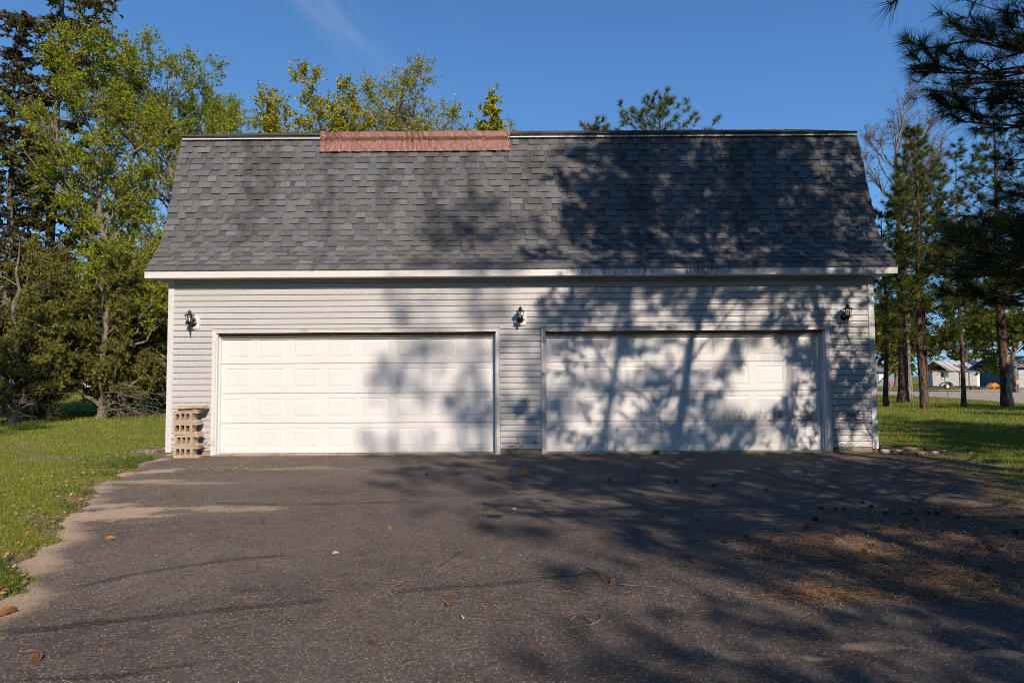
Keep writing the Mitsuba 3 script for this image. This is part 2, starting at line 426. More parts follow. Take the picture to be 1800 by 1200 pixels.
rng = np.random.default_rng(11)
EXPO = 0.1045
Z0 = 0.086
nrow = int(math.ceil((3.085 - Z0) / EXPO))
for k in range(nrow):
    z0, z1 = Z0 + k * EXPO, min(Z0 + (k + 1) * EXPO, 3.083)
    spans = [(-6.1, 6.1, z0)]
    if z0 < ZT:
        spans = [(-6.1, -5.415, z0), (-0.365, 0.352, z0), (5.402, 6.1, z0)]
        if z1 > ZT + 0.02:
            spans += [(a_ - 0.005, b_ + 0.005, ZT + 0.003) for a_, b_ in DOORS]
    for a, b, zz in spans:
        cuts = [a]
        if b - a > 3:
            x = a + rng.uniform(0.9, 3.6)
            while x < b - 0.8:
                cuts.append(x)
                x += rng.uniform(2.6, 3.66)
        cuts.append(b)
        for i in range(len(cuts) - 1):
            add(f'{G}__siding_board', board(cuts[i] + 0.0012 * (i > 0), cuts[i + 1] - 0.0012, zz, z1, 0.023 + rng.uniform(-0.0012, 0.0012)), 'siding', smooth=True)
# wall behind the boards, with the two openings
wall = Polygon([(-W, -0.3), (W, -0.3), (W, 3.1), (-W, 3.1)])
for a, b in DOORS:
    wall = wall.difference(sbox(a + 0.06, -0.01, b - 0.06, ZT - 0.06))
m = trimesh.creation.extrude_polygon(wall, 0.14, engine='earcut')
v = np.array(m.vertices)
add(f'{G}__front_wall', (np.c_[v[:, 0], v[:, 2] + 0.001, v[:, 1]], m.faces[:, ::-1]), 'concrete')
for s in (-1, 1):
    add(f'{G}__corner_board', box(s * W - 0.10 * (s > 0), s * W + 0.10 * (s < 0), -0.030, 0.0, 0.066, 3.083), 'jamb_grey')
    add(f'{G}__foundation', box(-W + 0.03 if s < 0 else 5.40, -5.41 if s < 0 else W - 0.03, -0.005, 0.0, -0.3, 0.085), 'concrete')
add(f'{G}__foundation', box(-0.37, 0.357, -0.005, 0.0, -0.3, 0.085), 'concrete')
PANEL_Y = 0.14
for di, (a, b) in enumerate(DOORS):
    D = f'{G}__door' if di == 0 else f'{G}__door_001'
    ja, jb = a + 0.06, b - 0.06
    # trim round the opening: two stepped mouldings
    for nm, x0, x1 in (('side', a, ja), ('side', jb, b)):
        zb = -0.012
        outer = (x0, x0 + 0.022) if x0 == a else (x1 - 0.022, x1)
        inner = (x0 + 0.022, x1) if x0 == a else (x0, x1 - 0.022)
        add(f'{G}__door_trim', join([box(*outer, -0.040, 0.0, zb, ZT), box(*inner, -0.030, 0.0, zb, ZT - 0.022)]), 'trim_white')
    add(f'{G}__door_trim', join([box(a + 0.022, b - 0.022, -0.040, 0.0, ZT - 0.022, ZT), box(ja, jb, -0.030, 0.0, ZT - 0.06, ZT - 0.022)]), 'trim_white')
    for x0, x1 in ((ja, ja + 0.018), (jb - 0.018, jb)):
        add(f'{G}__door_jamb', box(x0, x1, 0.0, 0.20, 0.0, ZT - 0.06), 'jamb_grey')
        s0, s1 = (x1, x1 + 0.022) if x0 == ja else (x0 - 0.022, x0)
        add(f'{G}__door_stop', box(s0, s1, 0.085, 0.125, 0.0, ZT - 0.079), 'trim_white')
    add(f'{G}__header_jamb', box(ja + 0.018, jb - 0.018, 0.0, 0.20, ZT - 0.078, ZT - 0.06), 'stop_wood')
    add(f'{G}__header_stop', box(ja + 0.018, jb - 0.018, 0.07, 0.11, ZT - 0.128, ZT - 0.079), 'stop_wood')
    add(f'{G}__weather_strip', box(ja + 0.018, jb - 0.018, 0.112, 0.135, ZT - 0.162, ZT - 0.1), 'jamb_grey')
    add(f'{G}__sill', box(ja, jb, -0.10, 0.5, -0.2, 0.022), 'concrete')
    x0, x1 = ja + 0.020, jb - 0.020
    pitch = (x1 - x0) / 8
    zs = np.linspace(0.030, 2.135, 5)
    for r in range(4):
        za, zb = zs[r], zs[r + 1] - 0.008
        poly = sbox(x0, za, x1, zb)
        holes = []
        for c in range(8):
            cx, cz = x0 + (c + 0.5) * pitch, (za + zb) / 2 + 0.004
            h = (cx - 0.235, cz - 0.165, cx + 0.235, cz + 0.165)
            holes.append(h)
            poly = poly.difference(sbox(*h))
        m = trimesh.creation.extrude_polygon(poly, 0.04, engine='earcut')
        v = np.array(m.vertices)
        add(f'{D}__section', (np.c_[v[:, 0], v[:, 2] + PANEL_Y, v[:, 1]], m.faces[:, ::-1]), 'door_white')
        for h in holes:
            rings = [(0.0, 0.007), (0.010, 0.008), (0.040, 0.003), (0.044, 0.0015)]
            v = np.array([[x, PANEL_Y + dy, z] for i, dy in rings for x, z in ((h[0] + i, h[1] + i), (h[2] - i, h[1] + i), (h[2] - i, h[3] - i), (h[0] + i, h[3] - i))])
            f = [[4 * k + j, 4 * k + (j + 1) % 4, 4 * k + 4 + (j + 1) % 4, 4 * k + 4 + j] for k in range(3) for j in range(4)] + [[12, 13, 14, 15]]
            add(f'{D}__panel', (v, np.array(f)), 'door_white')
    add(f'{D}__bottom_seal', box(x0, x1, PANEL_Y + 0.006, PANEL_Y + 0.03, 0.0, 0.030), 'black_metal')
    # track bolts / lock marks seen on the jamb side
    if di == 0:
        add(f'{D}__pull_cord', tubes([[(jb - 0.028, 0.08, 1.62), (jb - 0.032, 0.07, 1.5), (jb - 0.026, 0.075, 1.36)]], [[0.007] * 3], 6), 'trim_white')
    else:
        for z in (1.98, 1.90):
            add(f'{D}__bolt', lathe([(0, 0), (0.012, 0), (0.010, 0.006), (0, 0.008)], 8), 'black_metal',
                to_world=T4().translate([x1 - 0.075, PANEL_Y, z]).rotate([1, 0, 0], 90))
    # side and gable walls, rear
prof_pts = np.array([(-0.30, 3.222), (-0.17, 3.335), (-0.02, 3.475), (0.12, 3.63), (0.25, 3.83), (0.36, 4.08), (0.62, 4.90), (0.9495, 5.95)])
from scipy.interpolate import PchipInterpolator
_d = np.r_[0, np.cumsum(np.linalg.norm(np.diff(prof_pts, axis=0), axis=1))]
_py, _pz = PchipInterpolator(_d, prof_pts[:, 0]), PchipInterpolator(_d, prof_pts[:, 1])
SLEN = _d[-1]


def on_slope(s):
    s = np.asarray(s, float)
    y, z = _py(s), _pz(s)
    t = np.stack([_py(np.clip(s + 0.01, 0, SLEN)) - _py(np.clip(s - 0.01, 0, SLEN)), _pz(np.clip(s + 0.01, 0, SLEN)) - _pz(np.clip(s - 0.01, 0, SLEN))], -1)
    t = unit(t)
    return np.stack([y, z], -1), np.stack([-t[..., 1], t[..., 0]], -1)


RIDGE = (3.65, 7.05)
UP0 = (0.86, 5.985)
gable = [(0.0, -0.3), (0.0, 3.1)] + [(y + 0.03, z - 0.04) for y, z in prof_pts if y > 0.1] + [(RIDGE[0], RIDGE[1] - 0.1)]
half = gable + [(2 * RIDGE[0] - y, z) for y, z in gable[-2::-1]]
m = trimesh.creation.extrude_polygon(Polygon(half).buffer(0), 0.12, engine='earcut')
v = np.array(m.vertices)
for s in (-1, 1):
    x = v[:, 2] + (-W if s < 0 else W - 0.12)
    add(f'{G}__gable_wall', (np.c_[x, v[:, 0] + 0.002, v[:, 1]], m.faces), 'siding')
    courses = []
    ys_, zs_ = np.array([p[0] for p in gable[1:]]), np.array([p[1] for p in gable[1:]])
    for k in range(66):
        z0 = Z0 + k * EXPO
        if z0 > RIDGE[1] - 0.25:
            break
        ya = 0.0 if z0 < 3.1 else float(np.interp(z0 + EXPO, zs_, ys_))
        bv, bf = board(ya + 0.004, 2 * RIDGE[0] - ya - 0.004, z0, z0 + EXPO)
        w = np.c_[(W - bv[:, 1]) if s > 0 else (-W + bv[:, 1]), bv[:, 0], bv[:, 2]]
        courses.append((w, bf[:, ::-1] if s > 0 else bf))
    add(f'{G}__gable_siding', join(courses), 'siding', kind='stuff')
add(f'{G}__rear_wall', box(-W, W, DEPTH - 0.12, DEPTH, -0.3, 3.1), 'siding')
# eaves
add(f'{G}__fascia', box(-6.49, 6.49, -0.290, -0.268, 3.081, 3.214), 'trim_white')
for k in range(42):
    x0 = -6.47 + k * 12.94 / 42
    add(f'{G}__soffit_panel', box(x0 + 0.003, x0 + 12.94 / 42 - 0.003, -0.267, -0.001, 3.086, 3.098), 'trim_white')
add(f'{G}__drip_edge', box(-6.495, 6.495, -0.302, -0.262, 3.215, 3.222), 'stop_wood')
for s in (-1, 1):
    add(f'{G}__eave_return', box(s * 6.345 - 0.143, s * 6.345 + 0.143, -0.267, 0.45, 3.100, 3.21), 'trim_white')

# lower roof slope: decking, then shingles one by one
R = f'{G}__roof'
ss = np.linspace(0, SLEN, 26)
pp, nn = on_slope(ss)
front = [(y, z) for y, z in pp + nn * -0.006]
back = [(y, z) for y, z in (pp + nn * -0.05)[::-1]]
deck = Polygon(front + back).buffer(0)
m = trimesh.creation.extrude_polygon(deck, 12.96, engine='earcut')
v = np.array(m.vertices)
deck_v, deck_f = np.c_[v[:, 2] - 6.48, v[:, 0], v[:, 1]], m.faces
rear_v = deck_v.copy()
rear_v[:, 1] = 2 * RIDGE[0] - rear_v[:, 1]


def with_uv(mesh, u=0.3, w=0.4):
    return dict(mesh=mesh, uv=np.tile([u, w], (len(mesh[0]), 1)))


add(R, **with_uv((deck_v, deck_f)), bsdf='shingle')
add(f'{G}__rear_roof', **with_uv((rear_v, deck_f[:, ::-1])), bsdf='shingle')
rng = np.random.default_rng(5)
COURSE = 0.131
ncourse = int(SLEN / COURSE)
pieces = []
for k in range(ncourse + 1):
    s0 = k * COURSE - (0.012 if k == 0 else 0.0)
    s1 = min(s0 + COURSE + 0.045, SLEN)
    x = -6.50 - rng.uniform(0, 0.25)
    up = bool(rng.integers(2))
    jog = rng.normal(0, 0.0025)
    sheet_tone = rng.uniform(-0.06, 0.06)
    while x < 6.5:
        w = rng.uniform(0.13, 0.30) if up else rng.uniform(0.08, 0.19)
        a, b = max(x + 0.002, -6.50), min(x + w - 0.002, 6.50)
        if b - a > 0.02:
            tone = np.clip(rng.beta(4, 4) + sheet_tone - (0.12 if not up else -0.08), 0.02, 1)
            if rng.random() < 0.10:
                tone *= 0.6
            hue = np.clip(rng.normal(0.35, 0.28), 0, 1)
            (p0, p1), (n0, n1) = on_slope([max(s0 + jog, -0.012), s1])
            if s0 < 0:
                p0 = p0 - (p1 - p0) / np.linalg.norm(p1 - p0) * 0.012
            th = 0.023 if up else 0.006
            lift = th + 0.002 + rng.uniform(0, 0.002)
            sk = rng.uniform(-0.018, 0.018, 2) * (1 if up else 0.3)
            q = lambda x_, p_, n_, h: (x_, p_[0] + n_[0] * h, p_[1] + n_[1] * h)
            vv = [q(a, p0, n0, lift), q(b, p0, n0, lift), q(b + sk[1], p1, n1, 0.0015 + 0.001 * up), q(a + sk[0], p1, n1, 0.0015 + 0.001 * up),
                  q(a, p0, n0, lift - th * 0.95 - 0.002), q(b, p0, n0, lift - th * 0.95 - 0.002), q(b + sk[1], p1, n1, -0.003), q(a + sk[0], p1, n1, -0.003)]
            ff = [(0, 1, 2, 3), (0, 4, 5, 1), (1, 5, 6, 2), (3, 7, 4, 0), (2, 6, 7, 3)]
            pieces.append((np.array(vv), np.array(ff), tone, hue, (b - a) * (1.5 if k < 4 else 1.0) / (1 + 0.05 * k)))
        x += w
        up = not up
order = np.argsort([-p[4] for p in pieces])
for i in order[:290]:
    v, f, t, h, _ = pieces[i]
    add(f'{R}__shingle', **with_uv((v, f), t, h), bsdf='shingle')
rest = [pieces[i] for i in order[290:]]
mv, mf = join([(p[0], p[1]) for p in rest])
add(f'{R}__shingle_courses', (mv, mf), 'shingle', uv=np.vstack([np.tile([p[2], p[3]], (len(p[0]), 1)) for p in rest]), kind='stuff')

# upper roof, front and rear, with stepped courses and a ridge cap
for nm, flip in (('upper_roof', False), ('rear_upper_roof', True)):
    a, b = np.array(UP0), np.array(RIDGE)
    t = (b - a) / np.linalg.norm(b - a)
    n = np.array([-t[1], t[0]])
    L = np.linalg.norm(b - a)
    rows, uvs = [], []
    rng = np.random.default_rng(8)
    slab = [a - n * 0.03, b - n * 0.03, b, a]

    def emit(x0, x1, quad):
        v = np.array([(x, q[0] if not flip else 2 * RIDGE[0] - q[0], q[1]) for x in (x0, x1) for q in quad])
        return v, np.array([(0, 1, 2, 3), (7, 6, 5, 4), (0, 4, 5, 1), (1, 5, 6, 2), (2, 6, 7, 3), (3, 7, 4, 0)])
    add(f'{G}__{nm}', **with_uv(emit(-6.47, 6.47, slab)), bsdf='shingle')
    k = 0
    while k * 0.14 < L - 0.02:
        s0, s1 = k * 0.14 - 0.015, min(k * 0.14 + 0.16, L)
        x = -6.49
        while x < 6.49:
            w = rng.uniform(0.2, 0.9)
            h = rng.uniform(0.008, 0.016)
            x1 = min(x + w, 6.49)
            q = [a + t * s0 + n * 0.001, a + t * s1 + n * 0.001, a + t * s1 + n * 0.003, a + t * s0 + n * h]
            m_ = emit(x, x1, q)
            rows.append(m_)
            uvs.append(np.tile([rng.beta(2, 3) * 0.8, rng.uniform(0, 0.7)], (len(m_[0]), 1)))
            x = x1
        k += 1
    add(f'{G}__{nm}__shingle_courses', join(rows), 'shingle', uv=np.vstack(uvs), kind='stuff')
caps, uvs = [], []
for k in range(44):
    x0, x1 = -6.49 + k * 0.295, -6.49 + k * 0.295 + 0.30
    z = RIDGE[1]
    h0, h1 = 0.020, 0.010
    v = np.array([(x0, 3.50, z - 0.058 + h0), (x0, 3.65, z + h0), (x0, 3.80, z - 0.058 + h0), (x1, 3.50, z - 0.058 + h1), (x1, 3.65, z + h1), (x1, 3.80, z - 0.058 + h1)])
    caps.append((v, np.array([(0, 3, 4, 1), (1, 4, 5, 2)])))
    uvs.append(np.tile([0.15, 0.3], (6, 1)))
add(f'{G}__ridge_cap', join(caps), 'shingle', uv=np.vstack(uvs), kind='stuff')
add(f'{G}__break_fascia', box(-6.47, 6.47, 0.885, 0.91, 5.928, 5.972), 'trim_white', label='white trim strip under the upper roof edge')
for s in (-1, 1):
    rb = [(y - 0.01, z - 0.035) for y, z in pp] + [(y + 0.12, z - 0.06) for y, z in pp[::-1]]
    m = trimesh.creation.extrude_polygon(Polygon(rb).buffer(0), 0.018, engine='earcut')
    v = np.array(m.vertices)
    add(f'{G}__rake_board', (np.c_[v[:, 2] + (6.445 if s > 0 else -6.463), v[:, 0] + 0.012, v[:, 1] - 0.02], m.faces), 'trim_white')

# ------------------------------------------------------------------ brown sheet nailed over the roof break
TP = thing('roof_patch_sheet', 'brown plastic sheet nailed along the top of the shingled slope', 'tarp')
tx0, tx1 = -3.80, -0.17
SA, SB = SLEN - 0.33, SLEN + 0.075
rng = np.random.default_rng(21)
nails = [(tx0 + 0.05 + 0.02 * (k % 2), SA + 0.05 + k * 0.11) for k in range(4)]
nails += [(x, SA + 0.03 + rng.uniform(-0.006, 0.006)) for x in np.linspace(tx0 + 0.35, tx1 - 0.02, 16) + rng.uniform(-0.06, 0.06, 16)]
nails += [(x, SA + 0.25 + rng.uniform(-0.04, 0.03)) for x in (-3.42, -3.14, -2.82, -2.6, -2.28, -1.9, -2.1, -1.76, -1.6, -1.25, -0.94, -0.68)]
nails += [(tx1 - 0.03, SA + 0.14), (tx1 - 0.03, SA + 0.28), (-2.1, SA + 0.19), (-1.76, SA + 0.21)]
gx, gs = np.linspace(tx0, tx1, 320), np.linspace(SA, SB, 40)
X, S = np.meshgrid(gx, gs)
H = 0.046 + 0.008 * meshkit.fbm(np.stack([X * 3, S * 5, 0 * X], -1), 3, 2)
for x, s in nails:
    dxx, dss = X - x, S - s
    rr = np.sqrt(dxx ** 2 + dss ** 2)
    th = np.arctan2(dss, dxx)
    H += -0.016 * np.exp(-(rr / 0.05) ** 2) + 0.011 * np.exp(-rr / 0.09) * np.cos(5 * th + x * 9)
for x, w, sl in ((-3.68, 0.14, 0.8), (-3.55, 0.10, 0.8), (-3.16, 0.07, 0.5), (-2.12, 0.10, -0.1), (-2.02, 0.08, 0.0), (-1.88, 0.08, -0.3)):
    u = (X - x - sl * (S - SA - 0.2) * 0.6) / w
    H += 0.020 * np.exp(-u ** 2) * np.sin(u * 5.5 + 1) * np.clip((S - SA) / 0.2, 0, 1)
sc = np.clip(S, 0, SLEN)
P, Nn = on_slope(sc.ravel())
P, Nn = P.reshape(*S.shape, 2), Nn.reshape(*S.shape, 2)
over = np.clip(S - SLEN, 0, None)
Y = P[..., 0] + Nn[..., 0] * H - 0.072 * sm(SLEN - 0.12, SLEN - 0.01, S)
Z = P[..., 1] + Nn[..., 1] * H + over
v = np.stack([X, Y, Z], -1).reshape(-1, 3)
n = len(gx)
j, i = np.meshgrid(np.arange(len(gs) - 1), np.arange(n - 1), indexing='ij')
q = np.stack([j * n + i, j * n + i + 1, (j + 1) * n + i + 1, (j + 1) * n + i], -1).reshape(-1, 4)
add(f'{TP}__plastic_film', (v, q), 'tarp', smooth=True)
for x, s in nails:
    p, nrm = on_slope([min(s, SLEN)])
    h = 0.043
    y, z = p[0][0] + nrm[0][0] * h - 0.072 * float(sm(SLEN - 0.12, SLEN - 0.01, s)), p[0][1] + nrm[0][1] * h
    ang = math.degrees(math.atan2(nrm[0][1], -nrm[0][0]))
    add(f'{TP}__cap_nail', lathe([(0, 0.006), (0.008, 0.005), (0.010, 0.0)][::-1], 10), 'plate_white', to_world=T4().translate([x, y, z]).rotate([1, 0, 0], 90 - ang))

# ------------------------------------------------------------------ wall lanterns


def lantern(x, z, label, tail):
    L_ = thing('wall_lantern', label, 'lantern', 'black lanterns on the garage wall')
    mb = m3.CrossSection([[(-0.105, -0.12), (0.105, -0.12), (0.105, 0.12), (-0.105, 0.12)]]).offset(-0.03, m3.JoinType.Round).offset(0.03, m3.JoinType.Round, 2.0, 24).extrude(0.03)
    v, f = vf(mb)
    add(f'{L_}__mounting_block', (np.c_[v[:, 0], -v[:, 2] - 0.012, v[:, 1]], f), 'plate_white', to_world=T4().translate([x, 0, z]))
    c = (x, -0.185, z)
    at = T4().translate(list(c))
    add(f'{L_}__wall_bracket', join([lathe([(0, 0), (0.06, 0.0), (0.055, 0.012), (0.02, 0.03), (0, 0.03)], 20) if False else
                                     (lambda vv, ff: (np.c_[vv[:, 0], -vv[:, 2] + 0.143, vv[:, 1] - 0.02], ff))(*lathe([(0.0, 0.0), (0.062, 0.0), (0.056, 0.014), (0.022, 0.028), (0.0, 0.03)], 20)),
                                     tubes([[(0, 0.13, -0.02), (0, 0.09, -0.035), (0, 0.045, -0.02), (0, 0.01, 0.0)]], [[0.013, 0.012, 0.011, 0.011]], 8)]), 'black_metal', smooth=35, to_world=at)
    # scrolls either side of the cup
    for s in (-1, 1):
        add(f'{L_}__scroll', tubes([[(s * 0.03, 0, -0.03), (s * 0.055, 0, -0.045), (s * 0.07, 0, -0.03), (s * 0.078, 0, -0.012), (s * 0.085, 0, -0.018)]], [[0.008, 0.007, 0.006, 0.006, 0.004]], 6), 'black_metal', smooth=35, to_world=at)
    hexa = lambda p: lathe(p, 6, phase=math.pi / 6)
    add(f'{L_}__cup', hexa([(0.0, -0.062), (0.022, -0.06), (0.034, -0.035), (0.052, -0.012), (0.058, 0.0), (0.046, 0.004), (0.0, 0.005)]), 'black_metal', to_world=at)
    add(f'{L_}__tail', lathe([(0.0, -0.062 - tail), (0.006, -0.058 - tail), (0.010, -0.062 - tail * 0.55), (0.016, -0.075), (0.022, -0.058), (0.0, -0.055)], 12), 'black_metal', smooth=35, to_world=at)
    add(f'{L_}__glass', hexa([(0.044, 0.005), (0.066, 0.105)]), 'clear_glass', to_world=at)
    for k in range(6):
        a = math.pi / 6 + k * math.pi / 3
        add(f'{L_}__cage_bar', tubes([[(0.048 * math.cos(a), 0.048 * math.sin(a), 0.0), (0.070 * math.cos(a), 0.070 * math.sin(a), 0.108)]], [[0.0055, 0.0055]], 5), 'black_metal', to_world=at)
    add(f'{L_}__cap', hexa([(0.0, 0.104), (0.072, 0.104), (0.098, 0.108), (0.096, 0.113), (0.060, 0.128), (0.030, 0.140), (0.026, 0.150), (0.028, 0.158), (0.042, 0.164), (0.040, 0.170), (0.022, 0.180), (0.012, 0.188), (0.006, 0.200), (0.0, 0.207)]), 'black_metal', to_world=at)
    add(f'{L_}__bulb', lathe([(0.012, 0.006), (0.012, 0.04), (0.018, 0.06), (0.013, 0.085), (0.0, 0.097)], 10), 'plate_white', smooth=True, to_world=at)
    return L_


lantern(-5.745, 2.335, 'black wall lantern with long tail at the left end of the garage wall', 0.115)
lantern(-0.005, 2.365, 'black wall lantern on the pier between the two garage doors', 0.045)
lantern(5.66, 2.375, 'shaded black wall lantern at the right end of the garage wall', 0.075)

# ------------------------------------------------------------------ concrete blocks by the left corner


def block(w, h, d, seed):
    r = np.random.default_rng(seed)
    b = m3.Manifold.cube((w, d, h))
    xs = [0.040, 0.128, 0.216]
    for k, x0 in enumerate(xs):
        ww, hh = r.uniform(0.054, 0.066), r.uniform(0.10, 0.115)
        b = b - m3.Manifold.cube((ww, d + 0.1, hh)).translate((x0, -0.05, (h - hh) / 2 + r.uniform(-0.006, 0.006)))
    b = b - m3.Manifold.cube((0.2, d + 0.1, h - 0.074)).translate((w - 0.095, -0.05, 0.034))
    # chipped corners and the bevelled end ears
    for _ in range(5):
        c = (r.choice([0.0, w]), r.choice([0, d]), r.uniform(0, h))
        b = b - m3.Manifold.sphere(r.uniform(0.010, 0.024), 8).translate(tuple(float(q) for q in c))
    b = b - m3.Manifold.cube((0.2, 0.2, h + 0.1)).rotate((0, 0, -32)).translate((w - 0.010, -0.02, -0.05))
    return vf(b)


zb = -0.003
for k, (dx, nm) in enumerate(((0.004, 'bottom tan concrete block of the stack by the garage corner'), (0.018, 'third tan concrete block down in the stack by the garage corner'),
                              (-0.012, 'second tan concrete block down in the stack by the garage corner'), (-0.010, 'top rust stained tan concrete block in the corner stack'))):
    v, f = block(0.415, 0.198, 0.20, 40 + k)
    a = math.radians((3, -4, 2.5, -2)[k])
    x, y = v[:, 0] - 0.24, v[:, 1] - 0.1
    v = np.c_[x * math.cos(a) - y * math.sin(a) - 5.675 + dx, x * math.sin(a) + y * math.cos(a) - 0.225, v[:, 2] + zb]
    key = thing('concrete_block', nm, 'concrete block')
    add(key, (v, f), 'block', uv=np.tile([0.13 * k, (0.35, 0.35, 0.5, 1.0)[k]], (len(v), 1)))
    zb += 0.201
key = thing('wooden_board', 'short brown board lying on the top concrete block', 'board')
v, f = vf(m3.Manifold.cube((0.38, 0.19, 0.036)).refine_to_length(0.06))
v = v + (-5.86, -0.30, zb + 0.001) + np.c_[0 * v[:, 0], 0.006 * np.sin(v[:, 0] * 40), 0 * v[:, 0]]
add(key, (v, f), 'stop_wood')
key = thing('paver_slab', 'weathered grey slab topping the concrete block stack', 'paver')
v, f = vf(m3.Manifold.cube((0.43, 0.22, 0.045)).refine_to_length(0.05))
v = v + (meshkit.noise(v * 14, 3)[:, None] - 0.5) * 0.016 + (-5.84, -0.34, zb + 0.040)
add(key, (v, f), 'block', uv=np.tile([0.7, 0.0], (len(v), 1)))

# ------------------------------------------------------------------ vegetation builders


def bez(P0, P1, P2, K, rng, wander=0.0):
    t = np.linspace(0, 1, K)[None, :, None]
    P = (1 - t) ** 2 * P0[:, None] + 2 * t * (1 - t) * P1[:, None] + t ** 2 * P2[:, None]
    if wander:
        w = rng.normal(0, 1, P.shape) * wander * np.linalg.norm(P2 - P0, axis=1)[:, None, None]
        w[:, 0] = 0
        P = P + w
    return P


def along(P, idx, t):
    """Points and directions at the parameters t of the polylines P[idx]."""
    K = P.shape[1]
    s = np.clip(t, 0, 0.999) * (K - 1)
    i = s.astype(int)
    a, b = P[idx, i], P[idx, i + 1]
    return a + (b - a) * (s - i)[:, None], unit(b - a)


def leaves(pos, d, nrm, length, width, col):
    """Folded rhombic leaves, two triangles each."""
    d = unit(d)
    side = unit(np.cross(d, nrm))
    up = np.cross(side, d)
    L, Wd = length[:, None], width[:, None]
    v = np.stack([pos, pos + d * L * 0.45 + side * Wd * 0.5 + up * Wd * 0.12, pos + d * L, pos + d * L * 0.45 - side * Wd * 0.5 + up * Wd * 0.12], 1)
    n = len(pos)
    o = np.arange(n)[:, None] * 4
    f = np.concatenate([o + [0, 1, 2], o + [0, 2, 3]])
    return v.reshape(-1, 3), f, np.repeat(col, 4, 0)


def palette(rng, n, cols, jitter=0.18):
    c = np.array(cols, float)[rng.integers(len(cols), size=n)]
    return np.clip(c * (1 + rng.normal(0, jitter, (n, 1))) * (1 + rng.normal(0, 0.06, (n, 3))), 0.004, 0.6)


